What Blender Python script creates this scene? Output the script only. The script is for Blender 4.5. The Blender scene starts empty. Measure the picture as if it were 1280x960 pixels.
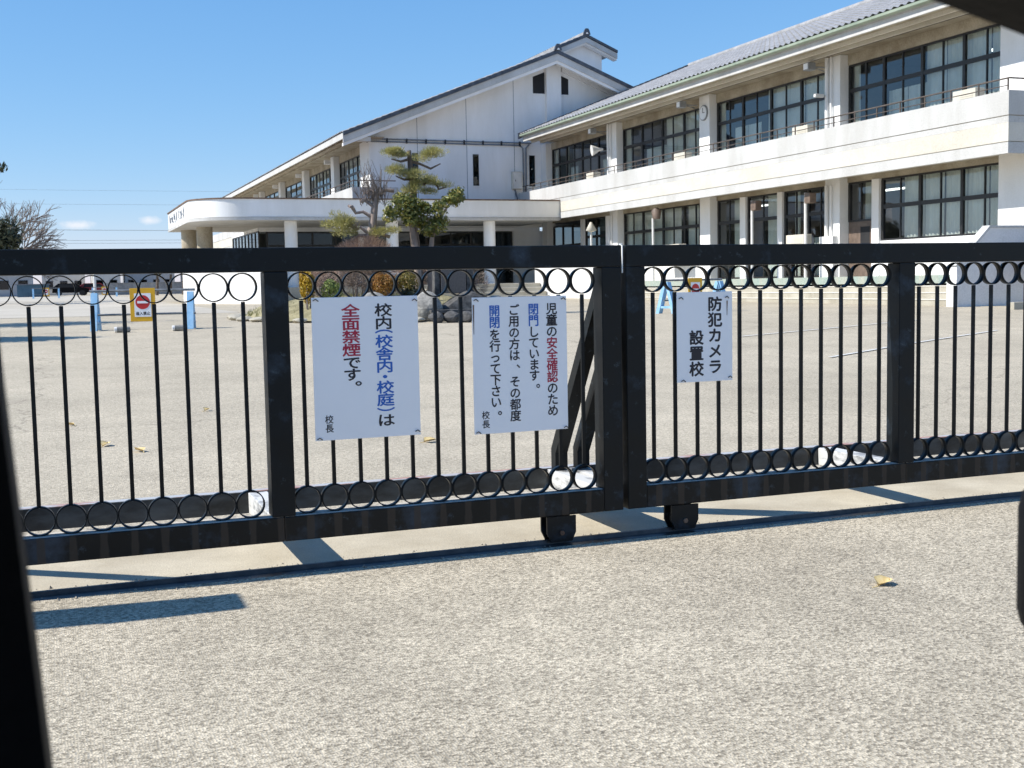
import bpy, bmesh, math, random
from mathutils import Vector, Matrix
R = math.radians
random.seed(7)
scene = bpy.context.scene
COL = scene.collection

# ------------------------------------------------------------------ camera, sky, sun, exposure
cam_d = bpy.data.cameras.new('camera')
cam = bpy.data.objects.new('camera', cam_d); COL.objects.link(cam); scene.camera = cam
cam_d.sensor_width = 36.0; cam_d.lens = 1500.0 / 1280.0 * 36.0
cam_d.dof.use_dof = True; cam_d.dof.focus_distance = 7.0; cam_d.dof.aperture_fstop = 13.0
cam_d.clip_start = 0.02; cam_d.clip_end = 6000
YAW, PITCH, ROLL = R(20.9), R(4.78), R(-1.098)
F0 = Vector((math.sin(YAW), math.cos(YAW), 0)); R0 = Vector((math.cos(YAW), -math.sin(YAW), 0))
FW = F0 * math.cos(PITCH) - Vector((0, 0, 1)) * math.sin(PITCH); U0 = R0.cross(FW)
RT = R0 * math.cos(ROLL) + U0 * math.sin(ROLL); UP = -R0 * math.sin(ROLL) + U0 * math.cos(ROLL)
m = Matrix((RT, UP, -FW)).transposed().to_4x4(); m.translation = (0, 0, 1.2)
cam.matrix_world = m

SUN_EL, SUN_D = R(45), R(4.5)                        # sun stands to the left, along the line of the gate
to_sun = Vector((-math.cos(SUN_EL) * math.cos(SUN_D), math.cos(SUN_EL) * math.sin(SUN_D), math.sin(SUN_EL)))
sd = bpy.data.lights.new('sun', 'SUN'); sd.energy = 4.2; sd.angle = R(0.53); sd.color = (1.0, 0.955, 0.88)
so = bpy.data.objects.new('sun', sd); COL.objects.link(so)
so.rotation_euler = to_sun.to_track_quat('Z', 'Y').to_euler()
world = bpy.data.worlds.new('World'); scene.world = world; world.use_nodes = True
wn, wl = world.node_tree.nodes, world.node_tree.links
wn.clear()
wo = wn.new('ShaderNodeOutputWorld'); bg = wn.new('ShaderNodeBackground'); sky = wn.new('ShaderNodeTexSky')
sky.sky_type = 'NISHITA'; sky.sun_disc = False; sky.sun_elevation = SUN_EL
sky.sun_rotation = math.atan2(to_sun.x, to_sun.y); sky.altitude = 50; sky.air_density = 1.0; sky.dust_density = 0.0; sky.ozone_density = 8.0
bg.inputs['Strength'].default_value = 0.111
def wmath(op, a, b=None, c=None):
    n = wn.new('ShaderNodeMath'); n.operation = op
    for i, v in enumerate((a, b, c)):
        if v is None: continue
        if isinstance(v, (int, float)): n.inputs[i].default_value = v
        else: wl.new(v, n.inputs[i])
    return n.outputs[0]
tc = wn.new('ShaderNodeTexCoord'); sx = wn.new('ShaderNodeSeparateXYZ'); wl.new(tc.outputs['Generated'], sx.inputs[0])
yy = wmath('MAXIMUM', sx.outputs[1], 0.001)
u = wmath('DIVIDE', sx.outputs[0], yy); v = wmath('DIVIDE', sx.outputs[2], yy)
cx = wn.new('ShaderNodeCombineXYZ'); wl.new(u, cx.inputs[0]); wl.new(v, cx.inputs[1])
nz = wn.new('ShaderNodeTexNoise'); nz.inputs['Scale'].default_value = 210; nz.inputs['Detail'].default_value = 5; nz.inputs['Roughness'].default_value = 0.6
wl.new(cx.outputs[0], nz.inputs['Vector'])
cl = None                                            # small fair-weather clouds low over the yard
for (u0, v0, a, b) in ((0.0225, 0.0520, 0.0155, 0.0044), (0.0765, 0.0556, 0.0095, 0.0040), (-0.21, 0.046, 0.03, 0.006), (-0.34, 0.06, 0.02, 0.005), (0.95, 0.07, 0.03, 0.007)):
    du = wmath('DIVIDE', wmath('SUBTRACT', u, u0), a); dv = wmath('DIVIDE', wmath('SUBTRACT', v, v0), b)
    d = wmath('SQRT', wmath('ADD', wmath('MULTIPLY', du, du), wmath('MULTIPLY', dv, dv)))
    k = wmath('SUBTRACT', wmath('ADD', 0.55, wmath('MULTIPLY', nz.outputs[0], 0.9)), d)
    k = wmath('MULTIPLY', wmath('MINIMUM', wmath('MAXIMUM', k, 0.0), 0.8), 0.95)
    cl = k if cl is None else wmath('MAXIMUM', cl, k)
mx = wn.new('ShaderNodeMixRGB'); mx.inputs[2].default_value = (5.6, 5.7, 6.0, 1)
sc_, cc_ = wn.new('ShaderNodeSeparateColor'), wn.new('ShaderNodeCombineColor'); wl.new(sky.outputs[0], sc_.inputs[0])
for i, (k, p) in enumerate(((0.85, 1.01), (1.33, 0.70), (2.37, 0.46))):     # the camera's own rendering of a clear winter sky: soft highlights, more blue
    wl.new(wmath('MULTIPLY', wmath('POWER', sc_.outputs[i], p), k), cc_.inputs[i])
wl.new(cl, mx.inputs[0]); wl.new(cc_.outputs[0], mx.inputs[1]); wl.new(mx.outputs[0], bg.inputs[0]); wl.new(bg.outputs[0], wo.inputs[0])
vs = scene.view_settings
vs.view_transform = 'Standard'; vs.look = 'None'; vs.gamma = 1.0; vs.use_curve_mapping = False; vs.exposure = 0.62

# ------------------------------------------------------------------ materials
def col4(c): return (c[0], c[1], c[2], 1.0)
def mat(name, c1, c2=None, scale=3.0, rough=0.6, bump=0.0, metal=0.0, spec=0.5, detail=6.0, fine=None, stretch=(1, 1, 1), ramp=(0.35, 0.65), trans=0.0, rough2=None):
    mt = bpy.data.materials.new(name); mt.use_nodes = True
    n, l = mt.node_tree.nodes, mt.node_tree.links
    b = n['Principled BSDF']; b.inputs['Roughness'].default_value = rough; b.inputs['Metallic'].default_value = metal
    b.inputs['Specular IOR Level'].default_value = spec
    b.inputs['Base Color'].default_value = col4(c1)
    if c2 is not None:
        t = n.new('ShaderNodeTexCoord'); mp = n.new('ShaderNodeMapping'); mp.inputs['Scale'].default_value = stretch
        l.new(t.outputs['Object'], mp.inputs[0])
        nz = n.new('ShaderNodeTexNoise'); nz.inputs['Scale'].default_value = scale; nz.inputs['Detail'].default_value = detail; nz.inputs['Roughness'].default_value = 0.62
        l.new(mp.outputs[0], nz.inputs['Vector'])
        rp = n.new('ShaderNodeValToRGB'); rp.color_ramp.elements[0].position, rp.color_ramp.elements[1].position = ramp
        rp.color_ramp.elements[0].color = col4(c1); rp.color_ramp.elements[1].color = col4(c2)
        l.new(nz.outputs[0], rp.inputs[0]); out = rp.outputs[0]
        if fine:
            n2 = n.new('ShaderNodeTexNoise'); n2.inputs['Scale'].default_value = fine; n2.inputs['Detail'].default_value = 3
            l.new(t.outputs['Object'], n2.inputs['Vector'])
            mm = n.new('ShaderNodeMixRGB'); mm.blend_type = 'OVERLAY'; mm.inputs[0].default_value = 0.45
            l.new(out, mm.inputs[1]); l.new(n2.outputs[0], mm.inputs[2]); out = mm.outputs[0]
        l.new(out, b.inputs['Base Color'])
        if rough2 is not None:
            mr = n.new('ShaderNodeMapRange'); mr.inputs[3].default_value = rough; mr.inputs[4].default_value = rough2
            l.new(nz.outputs[0], mr.inputs[0]); l.new(mr.outputs[0], b.inputs['Roughness'])
        if bump:
            bp = n.new('ShaderNodeBump'); bp.inputs['Strength'].default_value = bump; bp.inputs['Distance'].default_value = 0.01
            l.new((n2 if fine else nz).outputs[0], bp.inputs['Height']); l.new(bp.outputs[0], b.inputs['Normal'])
    return mt

def ground_mat(name, dark, light, chip, big, lowfreq, warm, chipc=0.5, bumpd=0.004):
    """worn paving: pale stone chips in a darker binder, cloudy wear and faint cracks"""
    mt = bpy.data.materials.new(name); mt.use_nodes = True
    n, l = mt.node_tree.nodes, mt.node_tree.links; b = n['Principled BSDF']; b.inputs['Roughness'].default_value = 0.9; b.inputs['Specular IOR Level'].default_value = 0.25
    t = n.new('ShaderNodeTexCoord')
    vo = n.new('ShaderNodeTexVoronoi'); vo.inputs['Scale'].default_value = chip; l.new(t.outputs['Object'], vo.inputs['Vector'])
    sep = n.new('ShaderNodeSeparateColor'); l.new(vo.outputs['Color'], sep.inputs[0])
    rp = n.new('ShaderNodeValToRGB'); e = rp.color_ramp.elements
    e[0].position = 0.0; e[0].color = col4(dark); e[1].position = 1.0; e[1].color = col4(light)
    mid = e.new(0.55); mid.color = col4([(a * 0.42 + c * 0.58) for a, c in zip(dark, light)])
    l.new(sep.outputs[0], rp.inputs[0])
    pits = n.new('ShaderNodeTexNoise'); pits.inputs['Scale'].default_value = chip * 0.6; pits.inputs['Detail'].default_value = 4; pits.inputs['Roughness'].default_value = 0.7
    l.new(t.outputs['Object'], pits.inputs['Vector'])
    pr = n.new('ShaderNodeMapRange'); pr.inputs[1].default_value = 0.34; pr.inputs[2].default_value = 0.56; pr.inputs[3].default_value = 0.68; pr.inputs[4].default_value = 1.05
    l.new(pits.outputs[0], pr.inputs[0])
    m1 = n.new('ShaderNodeMixRGB'); m1.blend_type = 'MULTIPLY'; m1.inputs[0].default_value = 0.85; l.new(rp.outputs[0], m1.inputs[1]); l.new(pr.outputs[0], m1.inputs[2])
    bigN = n.new('ShaderNodeTexNoise'); bigN.inputs['Scale'].default_value = lowfreq; bigN.inputs['Detail'].default_value = 7; bigN.inputs['Roughness'].default_value = 0.6
    l.new(t.outputs['Object'], bigN.inputs['Vector'])
    br = n.new('ShaderNodeValToRGB'); br.color_ramp.elements[0].position = 0.32; br.color_ramp.elements[1].position = 0.68
    br.color_ramp.elements[0].color = col4([big * w for w in warm]); br.color_ramp.elements[1].color = (1.06, 1.05, 1.03, 1)
    l.new(bigN.outputs[0], br.inputs[0])
    m2 = n.new('ShaderNodeMixRGB'); m2.blend_type = 'MULTIPLY'; m2.inputs[0].default_value = 1.0; l.new(m1.outputs[0], m2.inputs[1]); l.new(br.outputs[0], m2.inputs[2])
    mid_ = n.new('ShaderNodeTexNoise'); mid_.inputs['Scale'].default_value = lowfreq * 4.5; mid_.inputs['Detail'].default_value = 8; mid_.inputs['Roughness'].default_value = 0.7
    l.new(t.outputs['Object'], mid_.inputs['Vector'])
    mr_ = n.new('ShaderNodeMapRange'); mr_.inputs[1].default_value = 0.30; mr_.inputs[2].default_value = 0.62; mr_.inputs[3].default_value = 0.88; mr_.inputs[4].default_value = 1.06
    l.new(mid_.outputs[0], mr_.inputs[0])
    m2b = n.new('ShaderNodeMixRGB'); m2b.blend_type = 'MULTIPLY'; m2b.inputs[0].default_value = 1.0; l.new(m2.outputs[0], m2b.inputs[1]); l.new(mr_.outputs[0], m2b.inputs[2]); m2 = m2b
    # cracks
    vc = n.new('ShaderNodeTexVoronoi'); vc.feature = 'DISTANCE_TO_EDGE'; vc.inputs['Scale'].default_value = 0.17
    wob = n.new('ShaderNodeMixRGB'); wob.inputs[0].default_value = 0.06
    wn2 = n.new('ShaderNodeTexNoise'); wn2.inputs['Scale'].default_value = 1.3; wn2.inputs['Detail'].default_value = 6; l.new(t.outputs['Object'], wn2.inputs['Vector'])
    l.new(t.outputs['Object'], wob.inputs[1]); l.new(wn2.outputs['Color'], wob.inputs[2]); wob.blend_type = 'LINEAR_LIGHT'; wob.inputs[0].default_value = 0.5
    l.new(wob.outputs[0], vc.inputs['Vector'])
    cr = n.new('ShaderNodeMapRange'); cr.inputs[1].default_value = 0.0; cr.inputs[2].default_value = 0.0035; cr.inputs[3].default_value = chipc; cr.inputs[4].default_value = 1.0
    l.new(vc.outputs['Distance'], cr.inputs[0])
    m3 = n.new('ShaderNodeMixRGB'); m3.blend_type = 'MULTIPLY'; m3.inputs[0].default_value = 1.0; l.new(m2.outputs[0], m3.inputs[1]); l.new(cr.outputs[0], m3.inputs[2])
    l.new(m3.outputs[0], b.inputs['Base Color'])
    bp = n.new('ShaderNodeBump'); bp.inputs['Strength'].default_value = 0.8; bp.inputs['Distance'].default_value = bumpd
    ad = n.new('ShaderNodeMath'); ad.operation = 'ADD'; l.new(vo.outputs['Distance'], ad.inputs[0]); l.new(pits.outputs[0], ad.inputs[1])
    l.new(ad.outputs[0], bp.inputs['Height']); l.new(bp.outputs[0], b.inputs['Normal'])
    return mt

def gate_paint(name, stains):
    """thick glossy black-green paint, scuffed pale in places; brown rust runs below each ring on the bottom rails"""
    mt = bpy.data.materials.new(name); mt.use_nodes = True
    n, l = mt.node_tree.nodes, mt.node_tree.links; b = n['Principled BSDF']
    b.inputs['Specular IOR Level'].default_value = 0.22
    t = n.new('ShaderNodeTexCoord')
    a = n.new('ShaderNodeTexNoise'); a.inputs['Scale'].default_value = 3.2; a.inputs['Detail'].default_value = 10; a.inputs['Roughness'].default_value = 0.65; l.new(t.outputs['Object'], a.inputs['Vector'])
    rp = n.new('ShaderNodeValToRGB'); e = rp.color_ramp.elements
    e[0].position = 0.3; e[0].color = (0.0035, 0.0048, 0.0055, 1); e[1].position = 0.70; e[1].color = (0.034, 0.050, 0.070, 1)
    x = e.new(0.55); x.color = (0.006, 0.008, 0.0095, 1)
    l.new(a.outputs[0], rp.inputs[0]); out = rp.outputs[0]
    s = n.new('ShaderNodeTexNoise'); s.inputs['Scale'].default_value = 17; s.inputs['Detail'].default_value = 9; s.inputs['Roughness'].default_value = 0.7; l.new(t.outputs['Object'], s.inputs['Vector'])
    sr = n.new('ShaderNodeMapRange'); sr.inputs[1].default_value = 0.60; sr.inputs[2].default_value = 0.78; l.new(s.outputs[0], sr.inputs[0])
    m1 = n.new('ShaderNodeMixRGB'); l.new(sr.outputs[0], m1.inputs[0]); l.new(out, m1.inputs[1]); m1.inputs[2].default_value = (0.07, 0.095, 0.115, 1); out = m1.outputs[0]
    if stains:
        sp = n.new('ShaderNodeSeparateXYZ'); l.new(t.outputs['Object'], sp.inputs[0])
        w = n.new('ShaderNodeTexNoise'); w.inputs['Scale'].default_value = 9; l.new(t.outputs['Object'], w.inputs['Vector'])
        def mm(op, p, q):
            k = n.new('ShaderNodeMath'); k.operation = op
            for i, v_ in enumerate((p, q)):
                if isinstance(v_, (int, float)): k.inputs[i].default_value = v_
                else: l.new(v_, k.inputs[i])
            return k.outputs[0]
        f = mm('FRACT', mm('ADD', mm('DIVIDE', sp.outputs[0], 0.1178), 0.5), 0)
        dd = mm('ABSOLUTE', mm('SUBTRACT', f, 0.5), 0)
        k = mm('SUBTRACT', mm('ADD', 0.07, mm('MULTIPLY', w.outputs[0], 0.16)), dd)
        k = mm('MINIMUM', mm('MAXIMUM', mm('MULTIPLY', k, 14), 0), 0.75)
        m2 = n.new('ShaderNodeMixRGB'); l.new(k, m2.inputs[0]); l.new(out, m2.inputs[1]); m2.inputs[2].default_value = (0.056, 0.042, 0.030, 1); out = m2.outputs[0]
        rr = n.new('ShaderNodeMapRange'); rr.inputs[3].default_value = 0.32; rr.inputs[4].default_value = 0.7; l.new(k, rr.inputs[0]); l.new(rr.outputs[0], b.inputs['Roughness'])
    else:
        rr = n.new('ShaderNodeMapRange'); rr.inputs[1].default_value = 0.3; rr.inputs[2].default_value = 0.7; rr.inputs[3].default_value = 0.28; rr.inputs[4].default_value = 0.6; l.new(a.outputs[0], rr.inputs[0]); l.new(rr.outputs[0], b.inputs['Roughness'])
    l.new(out, b.inputs['Base Color'])
    bp = n.new('ShaderNodeBump'); bp.inputs['Strength'].default_value = 0.25; bp.inputs['Distance'].default_value = 0.002; l.new(a.outputs[0], bp.inputs['Height']); l.new(bp.outputs[0], b.inputs['Normal'])
    return mt

def glass_mat(name, tint, refl):
    mt = bpy.data.materials.new(name); mt.use_nodes = True
    n, l = mt.node_tree.nodes, mt.node_tree.links; n.clear()
    o = n.new('ShaderNodeOutputMaterial'); tr = n.new('ShaderNodeBsdfTransparent'); gl = n.new('ShaderNodeBsdfGlossy'); mxs = n.new('ShaderNodeMixShader'); fr = n.new('ShaderNodeFresnel')
    tr.inputs[0].default_value = col4(tint); gl.inputs['Roughness'].default_value = 0.015; gl.inputs[0].default_value = (0.9, 0.95, 1, 1); fr.inputs[0].default_value = refl
    t = n.new('ShaderNodeTexCoord'); nz = n.new('ShaderNodeTexNoise'); nz.inputs['Scale'].default_value = 1.1; l.new(t.outputs['Object'], nz.inputs['Vector'])
    bp = n.new('ShaderNodeBump'); bp.inputs['Strength'].default_value = 0.03; bp.inputs['Distance'].default_value = 0.01; l.new(nz.outputs[0], bp.inputs['Height']); l.new(bp.outputs[0], gl.inputs['Normal'])
    gm = n.new('ShaderNodeNewGeometry'); iv = n.new('ShaderNodeMath'); iv.operation = 'SUBTRACT'; iv.inputs[0].default_value = 1.0; l.new(gm.outputs['Backfacing'], iv.inputs[1])
    fm = n.new('ShaderNodeMath'); fm.operation = 'MULTIPLY'; l.new(fr.outputs[0], fm.inputs[0]); l.new(iv.outputs[0], fm.inputs[1])   # a thin pane reflects at its outer face only
    l.new(fm.outputs[0], mxs.inputs[0]); l.new(tr.outputs[0], mxs.inputs[1]); l.new(gl.outputs[0], mxs.inputs[2]); l.new(mxs.outputs[0], o.inputs[0])
    return mt

def leaf_mat(name, c1, c2, c3=None, trans=0.25, rough=0.5):
    mt = bpy.data.materials.new(name); mt.use_nodes = True
    n, l = mt.node_tree.nodes, mt.node_tree.links; b = n['Principled BSDF']; b.inputs['Roughness'].default_value = rough
    g = n.new('ShaderNodeNewGeometry'); rp = n.new('ShaderNodeValToRGB'); e = rp.color_ramp.elements
    e[0].color = col4(c1); e[1].color = col4(c2)
    if c3: x = e.new(0.8); x.color = col4(c2); e[2].color = col4(c3)
    l.new(g.outputs['Random Per Island'], rp.inputs[0]); l.new(rp.outputs[0], b.inputs['Base Color'])
    ts = n.new('ShaderNodeBsdfTranslucent'); l.new(rp.outputs[0], ts.inputs[0]); mxs = n.new('ShaderNodeMixShader'); mxs.inputs[0].default_value = trans
    o = n['Material Output']; l.new(b.outputs[0], mxs.inputs[1]); l.new(ts.outputs[0], mxs.inputs[2]); l.new(mxs.outputs[0], o.inputs[0])
    return mt

def emit_mat(name, c, s):
    mt = bpy.data.materials.new(name); mt.use_nodes = True; b = mt.node_tree.nodes['Principled BSDF']
    b.inputs['Emission Color'].default_value = col4(c); b.inputs['Emission Strength'].default_value = s; b.inputs['Base Color'].default_value = col4(c); return mt

M = {}
M['apron'] = ground_mat('worn_apron', (0.235, 0.205, 0.155), (0.715, 0.632, 0.488), 125, 0.81, 0.9, (1, 0.985, 0.96), 0.90)
M['yard'] = ground_mat('yard_asphalt', (0.345, 0.302, 0.232), (0.605, 0.535, 0.415), 100, 0.86, 0.35, (1, 0.99, 0.97), 0.68)
M['concrete'] = mat('track_concrete', (0.41, 0.355, 0.26), (0.54, 0.48, 0.365), 2.2, 0.9, 0.3, fine=160)
M['sand'] = mat('schoolyard_sand', (0.40, 0.36, 0.29), (0.50, 0.455, 0.38), 0.25, 0.95, 0.1, fine=30)
M['plaster'] = mat('white_plaster', (0.77, 0.765, 0.745), (0.87, 0.87, 0.865), 1.1, 0.85, 0.15, fine=45, stretch=(1, 1, 0.22))
M['parapet'] = mat('parapet_paint', (0.45, 0.442, 0.42), (0.57, 0.57, 0.56), 0.9, 0.85, 0.15, fine=40, stretch=(1, 1, 0.3))
M['beige'] = mat('bare_concrete_band', (0.53, 0.495, 0.42), (0.64, 0.61, 0.54), 0.7, 0.9, 0.2, fine=50, stretch=(1, 0.5, 0.6))
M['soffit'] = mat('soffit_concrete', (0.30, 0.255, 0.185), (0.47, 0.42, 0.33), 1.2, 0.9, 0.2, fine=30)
M['stone'] = mat('step_concrete', (0.33, 0.30, 0.235), (0.46, 0.43, 0.355), 1.6, 0.92, 0.3, fine=60, stretch=(1, 1, 0.4))
M['greenband'] = mat('green_band', (0.36, 0.37, 0.31), (0.27, 0.35, 0.31), 2.0, 0.9, 0.1, fine=30, stretch=(1, 2.5, 0.3))
M['tile'] = mat('grey_roof_tile', (0.25, 0.245, 0.24), (0.39, 0.385, 0.385), 1.5, 0.45, 0.1, fine=20)
M['tiledark'] = mat('dark_verge_tile', (0.04, 0.046, 0.06), (0.09, 0.10, 0.12), 4, 0.4)
M['gutter'] = mat('pale_green_gutter', (0.24, 0.30, 0.235), (0.33, 0.39, 0.31), 2, 0.6)
M['frame'] = mat('dark_bronze_frame', (0.012, 0.012, 0.013), (0.022, 0.021, 0.021), 3, 0.45)
M['railm'] = mat('brown_rail_metal', (0.07, 0.055, 0.045), (0.12, 0.095, 0.08), 5, 0.6)
M['glass'] = glass_mat('window_glass', (0.84, 0.88, 0.89), 1.9)
M['glassdark'] = glass_mat('dark_glass', (0.45, 0.5, 0.52), 1.5)
M['curtain'] = mat('cream_curtain', (0.74, 0.70, 0.58), (0.86, 0.83, 0.74), 1.2, 0.9)
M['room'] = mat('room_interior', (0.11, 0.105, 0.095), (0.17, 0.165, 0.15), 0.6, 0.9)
M['void'] = mat('unlit_opening', (0.012, 0.012, 0.014), (0.02, 0.02, 0.022), 1, 0.8)
M['conduit'] = mat('blue_grey_conduit', (0.16, 0.185, 0.22), (0.22, 0.245, 0.28), 3, 0.55)
M['whitemetal'] = mat('white_metal', (0.60, 0.60, 0.58), (0.72, 0.71, 0.68), 3, 0.5)
M['greymetal'] = mat('grey_metal', (0.25, 0.26, 0.27), (0.36, 0.37, 0.38), 4, 0.45, metal=0.4)
M['rust'] = mat('rusty_brown', (0.10, 0.055, 0.035), (0.19, 0.12, 0.08), 6, 0.8)
M['lampbrown'] = mat('brown_lantern', (0.11, 0.08, 0.06), (0.18, 0.13, 0.10), 6, 0.6)
M['acunit'] = mat('cream_unit', (0.58, 0.54, 0.45), (0.66, 0.62, 0.53), 2, 0.6)
M['tube'] = emit_mat('lit_tube', (1.0, 0.97, 0.9), 2.2)
M['paint'] = gate_paint('gate_paint', False); M['paintstain'] = gate_paint('gate_paint_stained', True)
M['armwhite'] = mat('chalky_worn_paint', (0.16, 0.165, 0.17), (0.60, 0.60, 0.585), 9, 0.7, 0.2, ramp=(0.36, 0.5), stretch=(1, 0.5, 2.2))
M['railtop'] = mat('sunlit_rusty_paint', (0.42, 0.43, 0.44), (0.40, 0.22, 0.17), 2.2, 0.6, ramp=(0.50, 0.56), stretch=(1, 6, 6))  # sunlit paleness of the rear beam's top put into the colour, with rust
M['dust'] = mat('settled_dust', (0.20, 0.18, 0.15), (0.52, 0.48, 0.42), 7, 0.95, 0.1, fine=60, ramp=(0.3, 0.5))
M['grit'] = mat('grey_grit', (0.10, 0.09, 0.075), (0.40, 0.36, 0.30), 60, 0.95)
M['steel'] = mat('track_steel', (0.035, 0.035, 0.04), (0.08, 0.075, 0.075), 14, 0.4, metal=0.5)
M['board'] = mat('white_board', (0.80, 0.82, 0.85), (0.83, 0.85, 0.88), 3, 0.42)
M['ink'] = mat('black_ink', (0.012, 0.012, 0.02), None, rough=0.5)
M['inkred'] = mat('red_ink', (0.38, 0.012, 0.045), None, rough=0.5)
M['inkblue'] = mat('blue_ink', (0.012, 0.115, 0.47), None, rough=0.5)
M['wire'] = mat('wire_tie', (0.03, 0.025, 0.025), None, rough=0.5)
M['yellow'] = mat('yellow_board', (0.72, 0.40, 0.012), (0.66, 0.36, 0.015), 6, 0.5)
M['signred'] = mat('sign_red', (0.50, 0.018, 0.02), None, rough=0.45)
M['blueplastic'] = mat('blue_plastic', (0.18, 0.40, 0.64), (0.34, 0.55, 0.74), 5, 0.5)
M['barpipe'] = mat('grey_pipe', (0.10, 0.11, 0.12), (0.20, 0.21, 0.22), 8, 0.5)
M['rock'] = mat('garden_rock', (0.15, 0.145, 0.135), (0.36, 0.345, 0.31), 4, 0.9, 0.5, fine=25)
M['rockdark'] = mat('dark_garden_rock', (0.03, 0.03, 0.03), (0.13, 0.125, 0.12), 5, 0.9, 0.5, fine=25)
M['polished'] = mat('polished_granite', (0.05, 0.05, 0.055), (0.09, 0.09, 0.095), 40, 0.15)
M['soil'] = mat('garden_soil', (0.16, 0.14, 0.07), (0.34, 0.30, 0.17), 3, 0.95, 0.4, fine=30)
M['bark'] = mat('pine_bark', (0.06, 0.045, 0.038), (0.17, 0.135, 0.11), 14, 0.95, 0.6, stretch=(1, 1, 0.3))
M['barkpale'] = mat('pale_bark', (0.19, 0.15, 0.13), (0.36, 0.29, 0.25), 12, 0.95, 0.5, stretch=(1, 1, 0.3))
M['twig'] = mat('bare_twig', (0.15, 0.122, 0.105), (0.26, 0.215, 0.185), 8, 0.9)
M['needle'] = leaf_mat('pine_needles', (0.22, 0.22, 0.07), (0.43, 0.40, 0.145), (0.58, 0.50, 0.20), 0.35)
M['leafg'] = leaf_mat('glossy_leaves', (0.06, 0.085, 0.02), (0.20, 0.21, 0.045), (0.50, 0.41, 0.12), 0.3, 0.35)
M['leafdark'] = leaf_mat('dark_evergreen', (0.022, 0.032, 0.018), (0.05, 0.062, 0.028), (0.09, 0.085, 0.04), 0.15)
M['leafyellow'] = leaf_mat('golden_leaves', (0.38, 0.22, 0.015), (0.50, 0.33, 0.02), (0.30, 0.27, 0.03), 0.3)
M['leaforange'] = leaf_mat('rust_orange_leaves', (0.24, 0.10, 0.018), (0.38, 0.19, 0.035), (0.30, 0.20, 0.05), 0.3)
M['leafolive'] = leaf_mat('olive_brown_leaves', (0.14, 0.115, 0.03), (0.32, 0.26, 0.06), (0.26, 0.16, 0.05), 0.3)
M['beam'] = mat('sky_sheen_paint', (0.012, 0.015, 0.018), (0.065, 0.078, 0.09), 3, 0.45, ramp=(0.38, 0.62), stretch=(1, 1, 2.5))  # blue-grey sky sheen on the black rear beam, put into the colour
M['leafpink'] = leaf_mat('brown_pink_twigs', (0.25, 0.165, 0.12), (0.46, 0.325, 0.25), (0.35, 0.25, 0.18), 0.2)
M['leafgrey'] = leaf_mat('grey_brown_twigs', (0.10, 0.075, 0.06), (0.25, 0.19, 0.15), (0.17, 0.14, 0.09), 0.2)
M['leaffresh'] = leaf_mat('fresh_green_leaves', (0.09, 0.14, 0.03), (0.20, 0.25, 0.06), (0.27, 0.27, 0.09), 0.3)
M['grass'] = leaf_mat('dry_grass', (0.22, 0.22, 0.06), (0.36, 0.34, 0.13), (0.42, 0.37, 0.19), 0.3)
M['dryleaf'] = mat('dry_leaf', (0.55, 0.40, 0.16), (0.70, 0.55, 0.28), 30, 0.7)
M['linepaint'] = mat('worn_line_paint', (0.40, 0.385, 0.35), (0.64, 0.63, 0.60), 12, 0.8, ramp=(0.3, 0.5))
M['carpaint'] = mat('black_car_paint', (0.010, 0.010, 0.012), (0.014, 0.014, 0.016), 2, 0.25)
M['cartrim'] = mat('black_trim', (0.003, 0.003, 0.0035), (0.006, 0.006, 0.007), 60, 0.7, 0.2, spec=0.15)
M['carglass'] = glass_mat('car_glass', (0.75, 0.80, 0.78), 1.5)
M['rubber'] = mat('tyre_rubber', (0.012, 0.012, 0.012), (0.025, 0.025, 0.025), 12, 0.85)
M['pillar'] = mat('brick_pillar_render', (0.30, 0.27, 0.23), (0.42, 0.39, 0.34), 3, 0.9, 0.3, fine=40)
M['hwall'] = mat('house_wall', (0.52, 0.50, 0.47), (0.60, 0.58, 0.55), 1, 0.85)
M['hwall2'] = mat('house_wall_grey', (0.34, 0.35, 0.37), (0.42, 0.43, 0.45), 1, 0.85)
M['hroof'] = mat('house_roof', (0.12, 0.13, 0.16), (0.18, 0.19, 0.22), 2, 0.7)
M['shed'] = mat('blue_steel_shed', (0.045, 0.11, 0.17), (0.07, 0.15, 0.22), 2, 0.5)
M['blockwall'] = mat('grey_block_wall', (0.20, 0.20, 0.205), (0.36, 0.355, 0.345), 1.2, 0.9, 0.2, fine=8, stretch=(1, 1, 0.3))
M['red'] = mat('red_paint', (0.30, 0.02, 0.02), None, rough=0.4)
M['dirtywhite'] = mat('white_wall_paint', (0.66, 0.65, 0.635), (0.76, 0.755, 0.745), 0.7, 0.85, 0.1, fine=30)

# ------------------------------------------------------------------ helpers
ORG = {}
def thing(name, label, cat, loc, group=None):
    o = bpy.data.objects.new(name, None); COL.objects.link(o); o.location = loc; o.empty_display_size = 0.2
    o['label'] = label; o['category'] = cat
    if group: o['group'] = group
    ORG[o.name] = Vector(loc); return o
def tag(o, label=None, cat=None, group=None, kind=None):
    for k, v_ in (('label', label), ('category', cat), ('group', group), ('kind', kind)):
        if v_: o[k] = v_
    return o
def link(name, me, parent=None, org=None):
    """link mesh data as an object whose world origin is org (default: its parent's origin)"""
    o = bpy.data.objects.new(name, me); COL.objects.link(o)
    p = ORG[parent.name] if parent is not None else Vector((0, 0, 0))
    w = Vector(org) if org is not None else p
    if parent is not None: o.parent = parent
    o.location = w - p; ORG[o.name] = w; return o

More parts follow.
